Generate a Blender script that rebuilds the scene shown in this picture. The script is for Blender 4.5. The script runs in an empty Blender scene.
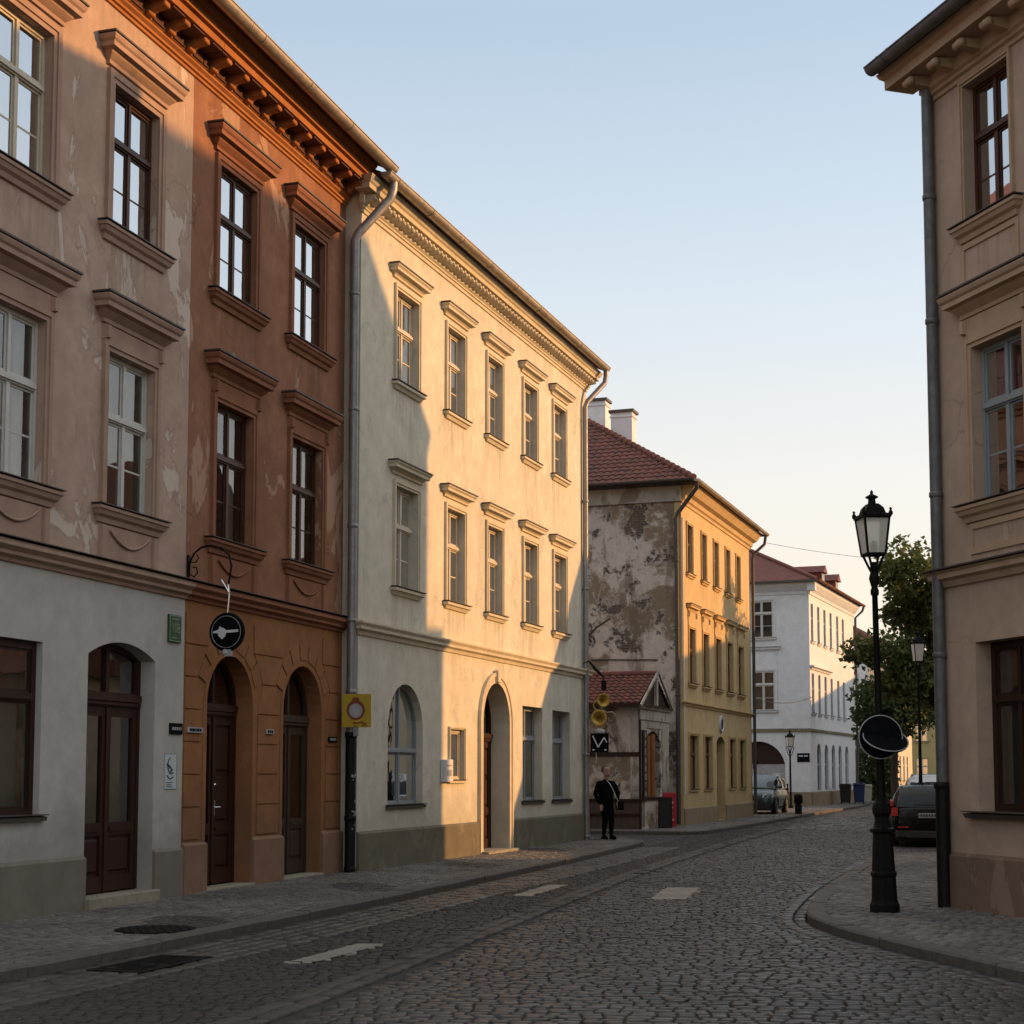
import bpy, bmesh, math, random
import numpy as np
from mathutils import Vector, Matrix
from mathutils.geometry import delaunay_2d_cdt
R = math.radians
rnd = random.Random(7)
S = bpy.context.scene
COL = S.collection

# ------------------------------------------------------------------ helpers
class MB:
    """collects shapes; build() links them as ONE mesh object"""
    def __init__(s): s.v = []; s.f = []; s.sm = []
    def add(s, vs, fs, smooth=False):
        o = len(s.v); s.v += [tuple(p) for p in vs]
        for f in fs: s.f.append([i + o for i in f]); s.sm.append(smooth)
        return s
    def box(s, x0, x1, y0, y1, z0, z1):
        return s.add([(x0,y0,z0),(x1,y0,z0),(x1,y1,z0),(x0,y1,z0),(x0,y0,z1),(x1,y0,z1),(x1,y1,z1),(x0,y1,z1)],
                     [(0,3,2,1),(4,5,6,7),(0,1,5,4),(1,2,6,5),(2,3,7,6),(3,0,4,7)])
    def taperbox(s, x0, x1, y0, y1, z0, z1, i):
        """box whose -y face is inset by i (a softened, chamfered block)"""
        return s.add([(x0,y1,z0),(x1,y1,z0),(x1,y1,z1),(x0,y1,z1),(x0+i,y0,z0+i),(x1-i,y0,z0+i),(x1-i,y0,z1-i),(x0+i,y0,z1-i)],
                     [(4,5,6,7),(0,1,5,4),(1,2,6,5),(2,3,7,6),(3,0,4,7)])
    def prism(s, poly, y0, y1, back=True):
        """polygon in x-z (counter-clockwise seen from -y) extruded from y0 to y1"""
        n = len(poly)
        vs = [(p[0], y0, p[1]) for p in poly] + [(p[0], y1, p[1]) for p in poly]
        fs = [tuple(range(n))] + [((i+1) % n, i, i+n, (i+1) % n + n) for i in range(n)]
        if back: fs.append(tuple(range(2*n-1, n-1, -1)))
        return s.add(vs, fs)
    def ring(s, outer, inner, y0, y1):
        n = len(outer)
        vs = [(p[0],y0,p[1]) for p in outer]+[(p[0],y0,p[1]) for p in inner]+[(p[0],y1,p[1]) for p in outer]+[(p[0],y1,p[1]) for p in inner]
        fs = []
        for i in range(n):
            j = (i+1) % n
            fs += [(i,j,n+j,n+i),(j,i,2*n+i,2*n+j),(n+i,n+j,3*n+j,3*n+i),(2*n+j,2*n+i,3*n+i,3*n+j)]
        return s.add(vs, fs)
    def tube(s, pts, r, n=10, cap=True):
        pts = [Vector(p) for p in pts]; rs = r if isinstance(r, (list, tuple)) else [r]*len(pts)
        vs = []; fs = []; m = len(pts); ref = None
        for i, p in enumerate(pts):
            t = (pts[min(i+1,m-1)] - pts[max(i-1,0)]).normalized()
            if ref is None: ref = Vector((0,0,1)) if abs(t.z) < .9 else Vector((1,0,0))
            a = t.cross(ref).normalized(); b = a.cross(t).normalized(); ref = b
            for k in range(n):
                w = 2*math.pi*k/n
                vs.append(p + a*(math.cos(w)*rs[i]) + b*(math.sin(w)*rs[i]))
        for i in range(m-1):
            for k in range(n):
                k2 = (k+1) % n
                fs.append((i*n+k, i*n+k2, (i+1)*n+k2, (i+1)*n+k))
        s.add(vs, fs, True)
        if cap: s.add(vs[:n], [tuple(range(n-1,-1,-1))]); s.add(vs[-n:], [tuple(range(n))])
        return s
    def lathe(s, prof, n=20, c=(0,0,0), axis='z', smooth=True):
        """prof = list of (radius, height)"""
        vs = []; fs = []
        for r, h in prof:
            for k in range(n):
                w = 2*math.pi*(k+.5)/n; a, b = r*math.cos(w), r*math.sin(w)
                if axis == 'z': vs.append((c[0]+a, c[1]+b, c[2]+h))
                elif axis == 'y': vs.append((c[0]+a, c[1]+h, c[2]-b))
                else: vs.append((c[0]+h, c[1]+a, c[2]+b))
        for i in range(len(prof)-1):
            for k in range(n):
                k2 = (k+1) % n
                fs.append((i*n+k, i*n+k2, (i+1)*n+k2, (i+1)*n+k))
        s.add(vs, fs, smooth)
        if prof[0][0] > 1e-4: s.add(vs[:n], [tuple(range(n-1,-1,-1))])
        if prof[-1][0] > 1e-4: s.add(vs[-n:], [tuple(range(n))])
        return s
    def sweep(s, prof, x0, x1, y=0.0, ret=True):
        """moulding: prof = (projection, z) from bottom to top, run from x0 to x1 with mitred returns"""
        vs = []; fs = []; n = len(prof)
        for p, z in prof:
            e = p if ret else 0
            vs += [(x0-e, y, z), (x0-e, y-p, z), (x1+e, y-p, z), (x1+e, y, z)]
        for i in range(n-1):
            for k in range(3):
                fs.append((i*4+k, i*4+k+1, (i+1)*4+k+1, (i+1)*4+k))
        fs.append((0,3,2,1)); o = (n-1)*4; fs.append((o,o+1,o+2,o+3))
        return s.add(vs, fs)
    def xform(s, M, i0=0):
        for i in range(i0, len(s.v)): s.v[i] = tuple(M @ Vector(s.v[i]))
        return s
    def build(s, name, m, parent=None, bevel=0):
        me = bpy.data.meshes.new(name); me.from_pydata(s.v, [], s.f)
        me.polygons.foreach_set('use_smooth', s.sm); me.update()
        o = bpy.data.objects.new(name, me); COL.objects.link(o)
        if m: me.materials.append(m)
        if parent: o.parent = parent
        if bevel:
            b = o.modifiers.new('edge', 'BEVEL'); b.width = bevel; b.segments = 2; b.limit_method = 'ANGLE'; b.angle_limit = R(40)
        return o

def tag(o, label=None, cat=None, group=None, kind=None):
    if label: o['label'] = label
    if cat: o['category'] = cat
    if group: o['group'] = group
    if kind: o['kind'] = kind
    return o
def thing(name, label, cat, loc=(0,0,0), rz=0, group=None):
    o = bpy.data.objects.new(name, None); COL.objects.link(o); o.empty_display_size = .2
    o.location = loc; o.rotation_euler = (0,0,rz)
    return tag(o, label, cat, group)
def kids(o): return [c for c in bpy.data.objects if c.parent == o]
def copy_tree(o, parent=None, label=None):
    c = o.copy(); COL.objects.link(c); c.parent = parent
    if label: c['label'] = label
    for ch in kids(o): copy_tree(ch, c)
    return c
def arch(x0, x1, z0, zs, rise, n=14):
    """opening outline, counter-clockwise seen from the street: bottom-left, bottom-right, up, over the arch"""
    if rise <= 0: return [(x0,z0),(x1,z0),(x1,zs),(x0,zs)]
    h = (x1-x0)/2; cx = (x0+x1)/2
    if rise > h*.95: pts = [(cx+h*math.cos(a), zs+rise*math.sin(a)) for a in [math.pi*i/n for i in range(n+1)]]
    else:
        r = (h*h+rise*rise)/(2*rise); t = math.asin(h/r)
        pts = [(cx+r*math.sin(a), zs+rise-r+r*math.cos(a)) for a in [t-2*t*i/n for i in range(n+1)]]
    return [(x0,z0),(x1,z0)] + pts
def inpoly(p, poly):
    c = False; j = len(poly)-1
    for i in range(len(poly)):
        a, b = poly[i], poly[j]
        if (a[1] > p[1]) != (b[1] > p[1]) and p[0] < (b[0]-a[0])*(p[1]-a[1])/(b[1]-a[1])+a[0]: c = not c
        j = i
    return c
def text_mesh(txt, size, name, m, parent, M, ext=.002):
    cu = bpy.data.curves.new('t', 'FONT'); cu.body = txt; cu.size = size; cu.align_x = 'CENTER'; cu.align_y = 'CENTER'; cu.extrude = ext
    t = bpy.data.objects.new('t', cu); COL.objects.link(t)
    me = bpy.data.meshes.new_from_object(t.evaluated_get(bpy.context.evaluated_depsgraph_get()))
    bpy.data.objects.remove(t); me.transform(M); me.materials.clear(); me.materials.append(m); me.name = name
    o = bpy.data.objects.new(name, me); COL.objects.link(o); o.parent = parent
    return o
UP = Matrix.Rotation(R(90), 4, 'X')            # text plane -> facade plane (x right, z up, facing -y)

# ------------------------------------------------------------------ materials
class NT:
    def __init__(s, name):
        s.m = bpy.data.materials.new(name); s.m.use_nodes = True; s.nt = s.m.node_tree
        s.b = s.nt.nodes['Principled BSDF']; s.out = s.nt.nodes['Material Output']
    def n(s, t, **kw):
        x = s.nt.nodes.new(t)
        for k, v in kw.items():
            if k.startswith('i_'): x.inputs[k[2:].replace('_', ' ')].default_value = v
            else: setattr(x, k, v)
        return x
    def l(s, a, b): s.nt.links.new(a, b)
    def pos(s, scale=(1,1,1)):
        g = s.n('ShaderNodeNewGeometry'); mp = s.n('ShaderNodeMapping'); mp.inputs['Scale'].default_value = scale
        s.l(g.outputs['Position'], mp.inputs['Vector']); return mp.outputs[0]
    def noise(s, vec, scale, detail=5, rough=.6, dist=0):
        x = s.n('ShaderNodeTexNoise'); x.inputs['Scale'].default_value = scale; x.inputs['Detail'].default_value = detail
        x.inputs['Roughness'].default_value = rough; x.inputs['Distortion'].default_value = dist
        s.l(vec, x.inputs['Vector']); return x.outputs['Fac']
    def ramp(s, fac, a, b, ca=(0,0,0,1), cb=(1,1,1,1)):
        x = s.n('ShaderNodeValToRGB'); e = x.color_ramp.elements
        e[0].position = a; e[1].position = b; e[0].color = ca; e[1].color = cb
        s.l(fac, x.inputs[0]); return x.outputs[0]
    def mix(s, fac, a, b, mode='MIX'):
        x = s.n('ShaderNodeMix', data_type='RGBA', blend_type=mode)
        for sock, v in ((x.inputs[0], fac), (x.inputs[6], a), (x.inputs[7], b)):
            if hasattr(v, 'node'): s.l(v, sock)
            else: sock.default_value = v if isinstance(v, (int, float)) else (*v[:3], 1)
        return x.outputs[2]
    def math(s, op, a, b=0.):
        x = s.n('ShaderNodeMath', operation=op)
        for i, v in enumerate((a, b)):
            if hasattr(v, 'node'): s.l(v, x.inputs[i])
            else: x.inputs[i].default_value = v
        return x.outputs[0]
    def bump(s, h, strength=.3, dist=.02):
        x = s.n('ShaderNodeBump'); x.inputs['Strength'].default_value = strength; x.inputs['Distance'].default_value = dist
        s.l(h, x.inputs['Height']); s.l(x.outputs[0], s.b.inputs['Normal'])
    def base(s, c):
        if hasattr(c, 'node'): s.l(c, s.b.inputs['Base Color'])
        else: s.b.inputs['Base Color'].default_value = (*c[:3], 1)
    def rough(s, v): s.b.inputs['Roughness'].default_value = v

def plaster(name, c1, c2, patch=None, patch_at=(.62,.68), streak=.25, dirt=.35, grime=(.10,.085,.07), bump=.35, pscale=1.1, cols=(), sills=(), eave=None, drip=.5):
    t = NT(name); p = t.pos()
    big = t.noise(p, .55, 8, .62, .4); mid = t.noise(p, 3.2, 8, .65)
    c = t.mix(t.ramp(big, .33, .68), c1, c2)
    c = t.mix(t.ramp(mid, .3, .75), c, tuple(x*.84 for x in c2))
    st = t.noise(t.pos((1,1,.16)), 1.3, 3, .55, .4)
    c = t.mix(t.math('MULTIPLY', t.ramp(st, .52, .8), streak), c, tuple(x*.5 for x in c2))
    st2 = t.noise(t.pos((1,1,.8)), 1.9, 8, .68, .5)
    c = t.mix(t.math('MULTIPLY', t.ramp(st2, .56, .75), streak*.9), c, tuple(min(1, x*1.25+.04) for x in c1))
    if patch:
        pn = t.noise(t.pos((1,1,.55)), pscale, 9, .62, .8)
        pk = t.math('MULTIPLY', t.ramp(pn, *patch_at), .75)
        c = t.mix(pk, c, patch)
        edge = t.ramp(pn, patch_at[0]-.015, patch_at[0]); e2 = t.ramp(pn, patch_at[0], patch_at[0]+.02, (1,1,1,1), (0,0,0,1))
        c = t.mix(t.math('MULTIPLY', t.math('MULTIPLY', edge, e2), .35), c, tuple(x*.45 for x in c2))
    if cols:
        oc = t.n('ShaderNodeTexCoord'); so = t.n('ShaderNodeSeparateXYZ'); t.l(oc.outputs['Object'], so.inputs[0]); X, Z = so.outputs[0], so.outputs[2]
        def ss(v, a, b, lo=0., hi=1.):
            x = t.n('ShaderNodeMapRange', interpolation_type='SMOOTHSTEP'); t.l(v, x.inputs[0])
            for i, q in zip((1,2,3,4), (a,b,lo,hi)): x.inputs[i].default_value = q
            return x.outputs[0]
        xm = 0.
        for a_, c_ in cols: xm = t.math('MAXIMUM', ss(t.math('ABSOLUTE', t.math('SUBTRACT', X, (a_+c_)/2)), (c_-a_)/2+.02, (c_-a_)/2+.30, 1., 0.), xm)
        zm = 0.
        for z_ in sills: zm = t.math('MAXIMUM', t.math('MULTIPLY', ss(Z, z_-1.5, z_-.25), ss(Z, z_-.14, z_-.10, 1., 0.)), zm)
        cv = t.n('ShaderNodeCombineXYZ'); t.l(t.math('MULTIPLY', X, 5.5), cv.inputs[0]); t.l(t.math('MULTIPLY', Z, .35), cv.inputs[2]); dn = t.ramp(t.noise(cv.outputs[0], 1.6, 5, .65), .42, .68)
        c = t.mix(t.math('MULTIPLY', t.math('MULTIPLY', xm, zm), t.math('MULTIPLY', dn, drip)), c, tuple(x*.42 for x in c2))
        if eave: c = t.mix(t.math('MULTIPLY', t.math('MULTIPLY', ss(Z, eave-1.3, eave), dn), drip*.55), c, tuple(x*.5 for x in c2))
        # hairline cracks
        vc = t.n('ShaderNodeTexVoronoi', feature='DISTANCE_TO_EDGE'); vc.inputs['Scale'].default_value = .55; wv = t.n('ShaderNodeVectorMath', operation='ADD'); t.l(p, wv.inputs[0]); nn = t.n('ShaderNodeTexNoise'); nn.inputs['Scale'].default_value = 2.2; nn.inputs['Detail'].default_value = 6; t.l(p, nn.inputs['Vector']); sc_ = t.n('ShaderNodeVectorMath', operation='SCALE'); sc_.inputs['Scale'].default_value = .7; t.l(nn.outputs['Color'], sc_.inputs[0]); t.l(sc_.outputs[0], wv.inputs[1]); t.l(wv.outputs[0], vc.inputs['Vector'])
        ck = t.math('MULTIPLY', t.ramp(vc.outputs['Distance'], .0, .010, (1,1,1,1), (0,0,0,1)), t.ramp(t.noise(p, .5, 3), .52, .62)); c = t.mix(t.math('MULTIPLY', ck, .5), c, tuple(x*.35 for x in c2))
    # rising damp near the pavement
    g = t.n('ShaderNodeNewGeometry'); sx = t.n('ShaderNodeSeparateXYZ'); t.l(g.outputs['Position'], sx.inputs[0])
    hz = t.math('ADD', t.math('MULTIPLY', sx.outputs[2], .55), t.math('MULTIPLY', t.noise(p, 1.7, 6), -1.1))
    c = t.mix(t.math('MULTIPLY', t.ramp(hz, -.35, .25, (1,1,1,1), (0,0,0,1)), dirt), c, grime)
    t.base(c); t.rough(.92); t.b.inputs['Specular IOR Level'].default_value = .15
    fine = t.noise(p, 55, 4, .7); h = t.math('ADD', t.math('MULTIPLY', fine, .35), t.math('MULTIPLY', mid, 1.2))
    if patch: h = t.math('SUBTRACT', h, t.math('MULTIPLY', pk, .5))
    t.bump(h, bump, .02)
    return t.m
def simple(name, c, rough=.6, metal=0, var=.25, scale=6, bump=0, spec=None):
    t = NT(name); p = t.pos(); n = t.noise(p, scale, 6, .65)
    t.base(t.mix(t.ramp(n, .25, .75), tuple(x*(1-var) for x in c), tuple(min(1, x*(1+var)) for x in c))); t.rough(rough)
    t.b.inputs['Metallic'].default_value = metal
    if spec is not None: t.b.inputs['Specular IOR Level'].default_value = spec
    rr = t.ramp(t.noise(p, scale*2.3, 5), .3, .7, (max(.02,rough-.12),)*3+(1,), (min(1,rough+.12),)*3+(1,)); t.l(rr, t.b.inputs['Roughness'])
    if bump: t.bump(t.noise(p, scale*5, 4), bump, .01)
    return t.m
def wood(name, c, rough=.45):
    t = NT(name); n = t.noise(t.pos((9,9,.7)), 3, 7, .65, .5); n2 = t.noise(t.pos(), 2.5, 5)
    col = t.mix(t.ramp(n, .3, .75), tuple(x*.6 for x in c), tuple(x*1.25 for x in c)); col = t.mix(t.math('MULTIPLY', t.ramp(n2, .5, .8), .5), col, tuple(x*.45+.01 for x in c))
    t.base(col); t.rough(rough); t.b.inputs['Specular IOR Level'].default_value = .25; t.bump(n, .15, .006); return t.m
def glass(name, boost=.16, tint=(.75,.8,.8), k=1.9):
    t = NT(name); nt = t.nt; nt.nodes.remove(t.b)
    tr = t.n('ShaderNodeBsdfTransparent'); tr.inputs[0].default_value = (*tint,1)
    gl = t.n('ShaderNodeBsdfGlossy'); gl.inputs['Roughness'].default_value = .015; gl.inputs[0].default_value = (.95,.96,.97,1)
    bp = t.n('ShaderNodeBump'); bp.inputs['Strength'].default_value = .05; bp.inputs['Distance'].default_value = .05
    t.l(t.noise(t.pos(), 1.6, 2), bp.inputs['Height']); t.l(bp.outputs[0], gl.inputs['Normal'])
    fr = t.n('ShaderNodeFresnel'); fr.inputs[0].default_value = 1.5
    f = t.math('MINIMUM', t.math('ADD', t.math('MULTIPLY', fr.outputs[0], k), boost), .92)
    mx = t.n('ShaderNodeMixShader'); t.l(f, mx.inputs[0]); t.l(tr.outputs[0], mx.inputs[1]); t.l(gl.outputs[0], mx.inputs[2])
    t.l(mx.outputs[0], t.out.inputs[0]); return t.m
def stones(name, a, b, rough=.5, tint=None, tintamt=0):
    t = NT(name); g = t.n('ShaderNodeNewGeometry'); ri = g.outputs['Random Per Island']; p = t.pos()
    c = t.mix(ri, a, b); w = t.n('ShaderNodeTexWhiteNoise', noise_dimensions='1D'); t.l(ri, w.inputs['W'])
    c = t.mix(t.math('MULTIPLY', w.outputs['Value'], .3), c, (b[0]*1.25,b[1]*1.05,b[2]*.85))
    big = t.noise(p, .45, 6, .6); c = t.mix(t.math('MULTIPLY', t.ramp(big, .42, .62), .6), c, tuple(x*.55 for x in a)); oil = t.noise(p, .9, 7, .65, .6); c = t.mix(t.math('MULTIPLY', t.ramp(oil, .6, .72), .55), c, tuple(x*1.6 for x in b))
    if tint: c = t.mix(tintamt, c, tint)
    n = t.noise(p, 26, 6, .7); c = t.mix(t.math('MULTIPLY', t.ramp(n, .45, .8), .5), c, tuple(x*.5 for x in a))
    t.b.inputs['Specular IOR Level'].default_value = .3; t.base(c); rr = t.ramp(t.noise(p, 9, 4), .3, .7, (rough-.16,)*3+(1,), (rough+.15,)*3+(1,)); t.l(rr, t.b.inputs['Roughness'])
    t.bump(n, .4, .012); return t.m

M = {}
M['beige']   = plaster('beige_plaster', (.54,.39,.305), (.45,.32,.25), (.64,.545,.46), (.57,.60), .4, .2, cols=[(-7.1,-5.98),(-4.6,-3.48),(-2.1,-.97)], sills=(8.6,5.03), eave=11.4)
M['beigetrim'] = plaster('beige_trim', (.47,.32,.245), (.38,.255,.195), None, streak=.3, dirt=.1)
M['palewall']= plaster('pale_ground_plaster', (.53,.51,.475), (.47,.45,.42), None, streak=.12, dirt=.3)
M['greybase']= plaster('grey_plinth', (.32,.295,.25), (.25,.23,.19), None, streak=.4, dirt=.4)
M['red']     = plaster('red_plaster', (.375,.19,.118), (.28,.132,.08), (.46,.30,.21), (.575,.61), .45, .2, cols=[(.80,1.97),(3.34,4.52)], sills=(8.6,5.03), eave=11.4)
M['redtrim'] = plaster('red_trim', (.325,.15,.088), (.255,.112,.066), None, streak=.4, dirt=.1)
M['ocherred']= plaster('red_ground_plaster', (.345,.16,.07), (.28,.126,.055), None, streak=.3, dirt=.3)
M['redbase'] = plaster('red_plinth', (.36,.21,.14), (.29,.16,.10), (.42,.30,.22), (.6,.68), .4, .3)
M['orange']  = plaster('orange_cornice', (.46,.20,.075), (.36,.145,.055), None, streak=.3, dirt=0)
M['cream']   = plaster('cream_plaster', (.69,.65,.54), (.60,.56,.46), (.52,.495,.41), (.61,.64), .26, .3, (.22,.21,.155), cols=[(a*1.015,c*1.015) for a,c in ((1.53,2.55),(4.02,4.97),(6.31,7.22),(8.66,9.58),(10.86,11.80))], sills=(8.74,5.03), eave=11.3)
M['creamtrim']= plaster('cream_trim', (.66,.59,.45), (.56,.50,.375), None, streak=.25, dirt=.05)
M['creambase']= plaster('cream_plinth', (.255,.235,.165), (.19,.175,.12), (.32,.30,.22), (.55,.68), .55, .45)
M['ochre']   = plaster('ochre_plaster', (.66,.49,.265), (.58,.42,.215), None, streak=.3, dirt=.15, cols=[(.72,1.50),(2.90,3.60),(4.86,5.58),(6.88,7.60),(8.82,9.52)], sills=(8.18,4.62), eave=10.4)
M['ochretrim']= plaster('ochre_trim', (.62,.45,.235), (.54,.38,.19), None, streak=.2, dirt=.05)
M['ochrebase']= plaster('ochre_plinth', (.42,.31,.20), (.36,.26,.165), None, streak=.4, dirt=.3)
M['white']   = plaster('white_plaster', (.75,.755,.775), (.69,.695,.715), None, streak=.08, dirt=.1)
M['whitebase']= plaster('tan_plinth', (.36,.27,.18), (.30,.22,.15), None, streak=.3, dirt=.3)
M['tan']     = plaster('tan_plaster', (.53,.39,.30), (.465,.34,.26), None, streak=.2, dirt=.15, bump=.2, cols=[(.72,1.64),(3.1,4.02)], sills=(8.4,4.95), eave=10.3)
M['tantrim'] = plaster('tan_trim', (.52,.38,.27), (.45,.32,.22), None, streak=.2, dirt=.05)
M['tanbase'] = plaster('tan_plinth_stone', (.29,.19,.135), (.23,.145,.10), (.36,.25,.185), (.54,.56), .3, .35, pscale=1.9)
M['dirty'] = plaster('flaking_dirty_plaster', (.50,.46,.40), (.40,.355,.30), (.20,.15,.105), (.56,.59), .5, .6, pscale=1.8)
M['farwall'] = plaster('far_cream_plaster', (.62,.55,.42), (.56,.5,.38), None, streak=.1)
M['faryellow']= plaster('far_yellow_plaster', (.42,.39,.20), (.36,.33,.165), None, streak=.1)
def derelict(name):
    t = NT(name); p = t.pos()
    a = t.noise(p, .6, 10, .66, .25); b = t.noise(p, 1.1, 12, .72, .15); f = t.noise(p, 5, 8, .7)
    c = t.mix(t.ramp(f, .3, .75), (.60,.52,.45), (.44,.375,.32))
    c = t.mix(t.ramp(a, .485, .535), c, (.23,.17,.115))
    c = t.mix(t.ramp(b, .52, .545), c, (.46,.39,.335))
    br = t.n('ShaderNodeTexBrick'); br.inputs['Scale'].default_value = 1; br.inputs['Brick Width'].default_value = .26; br.inputs['Row Height'].default_value = .085; br.inputs['Mortar Size'].default_value = .012
    g = t.n('ShaderNodeNewGeometry'); sx = t.n('ShaderNodeSeparateXYZ'); t.l(g.outputs['Position'], sx.inputs[0]); cx = t.n('ShaderNodeCombineXYZ'); t.l(sx.outputs[0], cx.inputs[0]); t.l(sx.outputs[2], cx.inputs[1]); t.l(cx.outputs[0], br.inputs['Vector'])
    br.inputs['Color1'].default_value = (.13,.075,.05,1); br.inputs['Color2'].default_value = (.085,.055,.04,1); br.inputs['Mortar'].default_value = (.16,.14,.12,1)
    c = t.mix(t.ramp(b, .565, .575), c, br.outputs['Color'])
    d = t.noise(t.pos((1,1,.3)), 1.1, 9, .68, .1); c = t.mix(t.math('MULTIPLY', t.ramp(d, .55, .62), .75), c, (.15,.11,.075))
    t.base(c); t.rough(.95)
    t.bump(t.math('ADD', t.math('MULTIPLY', t.ramp(b, .555, .58), -1.2), f), .8, .05); return t.m
M['derelict'] = derelict('derelict_plaster')
M['glass']   = glass('window_glass', .5); M['glasslow'] = glass('lower_window_glass', .05, (.7,.74,.74), 1.3); M['glassflat'] = glass('old_window_glass', .015, (.6,.64,.66), .8); M['glassdim'] = glass('shop_glass', .06, (.55,.58,.58)); M['carglass'] = glass('car_glass', .1, (.12,.14,.15))
def tube_glass():
    t = NT('lantern_glass'); t.base((.86,.82,.76)); t.rough(.5); t.b.inputs['Transmission Weight'].default_value = .4; t.b.inputs['IOR'].default_value = 1.15; return t.m
M['lantern'] = tube_glass()
M['brown']   = wood('brown_window_wood', (.075,.030,.016)); M['darkbrown'] = wood('dark_brown_wood', (.034,.015,.010))
M['doorred'] = wood('red_brown_door_wood', (.04,.014,.009)); M['doorbrown'] = wood('weathered_door_wood', (.055,.036,.027))
M['creamwood']= simple('cream_window_paint', (.52,.46,.36), .5, var=.12, bump=.1); M['whitewood'] = simple('white_window_paint', (.52,.51,.48), .5, var=.1, bump=.1)
M['greywood']= simple('grey_blue_window_paint', (.24,.27,.29), .5, var=.12); M['ochrewood'] = wood('ochre_house_window_wood', (.13,.065,.03))
M['curtain'] = simple('net_curtain', (.58,.55,.50), .9, var=.15, scale=3); M['darkcurtain'] = simple('grey_curtain', (.19,.19,.19), .9, var=.2, scale=3)
M['zinc']    = simple('zinc_pipe', (.25,.25,.255), .5, .6, .25, 5, .1); M['zincdark'] = simple('dull_zinc', (.13,.135,.14), .6, .4, .3, 5, .1); M['gutter'] = simple('aged_gutter_metal', (.40,.34,.27), .5, .55, .25, 4)
M['sheet']   = simple('dark_sheet_metal', (.07,.06,.055), .6, .3); M['iron'] = simple('black_cast_iron', (.0045,.005,.005), .6, 0, .4, 20, .3, spec=.15)
M['blackpipe']= simple('black_pipe_paint', (.005,.005,.005), .6, 0, .4, 15, .3, spec=.25)
M['brass']   = simple('brass', (.42,.27,.055), .45, .55, .35, 14, .2); M['chrome'] = simple('bright_metal', (.7,.7,.7), .2, 1, .1)
M['stone']   = simple('step_sandstone', (.28,.25,.19), .9, 0, .25, 7, .4); M['kerb'] = simple('kerb_granite', (.082,.073,.064), .85, 0, .35, 9, .5)
M['black']   = simple('black_cloth', (.004,.004,.0045), .95, 0, .3, 12, spec=.05); M['skin'] = simple('skin', (.36,.21,.15), .6, 0, .08); M['hair'] = simple('brown_hair', (.035,.022,.014), .8)
M['signblack']= simple('sign_black', (.004,.0045,.006), .9, spec=.1); M['signwhite'] = simple('sign_white', (.60,.61,.63), .6, var=.08); M['signgreen'] = simple('sign_green', (.012,.06,.03), .45)
M['signnum'] = simple('sign_pale_green', (.20,.28,.15), .5); M['signyellow'] = simple('sign_yellow', (.42,.30,.012), .55, var=.15); M['signred'] = simple('sign_red', (.20,.035,.012), .55)
M['signgrey'] = simple('sign_grey', (.34,.34,.36), .4, var=.2, scale=9); M['paper'] = simple('poster_paper', (.50,.56,.58), .8, var=.06); M['ink'] = simple('poster_ink', (.05,.06,.07), .8)
M['postred'] = simple('poster_red', (.42,.02,.035), .5); M['postpink'] = simple('poster_pink', (.75,.45,.55), .6)
M['binblack'] = simple('bin_black', (.012,.012,.012), .5); M['binblue'] = simple('bin_blue', (.012,.03,.10), .5); M['bingrey'] = simple('bin_pale', (.42,.42,.38), .5)
M['carblack'] = simple('car_paint_black', (.003,.0032,.004), .16, 0, .1, spec=.22); M['carsilver'] = simple('car_paint_silver', (.42,.43,.45), .25, .6, .06); M['carteal'] = simple('car_paint_slate', (.055,.085,.10), .2, .4, .08)
M['tyre'] = simple('tyre_rubber', (.012,.012,.012), .85); M['rim'] = simple('alloy', (.35,.35,.36), .35, .8); M['lamp_red'] = simple('tail_lamp_red', (.38,.012,.008), .2); M['lamp_clear'] = simple('headlamp_clear', (.72,.75,.78), .12)
M['plastic'] = simple('dark_plastic', (.018,.018,.018), .65); M['plate'] = simple('number_plate', (.30,.31,.33), .5)
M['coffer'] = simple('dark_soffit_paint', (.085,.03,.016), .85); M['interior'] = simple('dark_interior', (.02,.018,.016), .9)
def tiles(name, a, b):
    t = NT(name); g = t.n('ShaderNodeNewGeometry'); p = t.pos(); n = t.noise(p, 3.2, 7, .7); v = t.n('ShaderNodeTexVoronoi'); v.inputs['Scale'].default_value = 4.2; t.l(p, v.inputs['Vector'])
    sp = t.n('ShaderNodeSeparateColor'); t.l(v.outputs['Color'], sp.inputs[0])
    c = t.mix(sp.outputs[0], a, b); c = t.mix(t.math('MULTIPLY', t.ramp(n, .5, .8), .6), c, (.05,.035,.028)); t.base(c); t.rough(.85); t.bump(t.noise(p, 30, 4), .3, .01); return t.m
M['tile'] = tiles('red_roof_tile', (.175,.055,.034), (.10,.036,.027)); M['tiledark'] = tiles('dull_red_roof_tile', (.17,.055,.042), (.13,.043,.036))
M['setts'] = stones('granite_setts', (.036,.0345,.034), (.064,.061,.059)); M['setts_lane'] = stones('worn_setts', (.032,.029,.027), (.046,.042,.039), .66)
M['setts_pale'] = stones('pale_gutter_setts', (.046,.043,.039), (.072,.067,.06)); M['strip'] = stones('flat_strip_setts', (.052,.047,.042), (.066,.06,.053), .7)
M['mosaic'] = stones('pavement_mosaic', (.105,.10,.093), (.18,.17,.158), .7); M['mosaicdark'] = stones('dark_pavement_mosaic', (.055,.052,.049), (.09,.086,.081), .7)
M['paint'] = stones('worn_white_paint', (.23,.22,.20), (.30,.285,.26), .75)
M['joint'] = simple('joint_dirt', (.022,.019,.016), .95, 0, .35, 3, .4); M['earth'] = simple('distant_ground', (.10,.095,.085), .95, 0, .2, .5, .3)
M['bark'] = simple('bark', (.045,.032,.022), .95, 0, .4, 6, .6)
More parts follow.
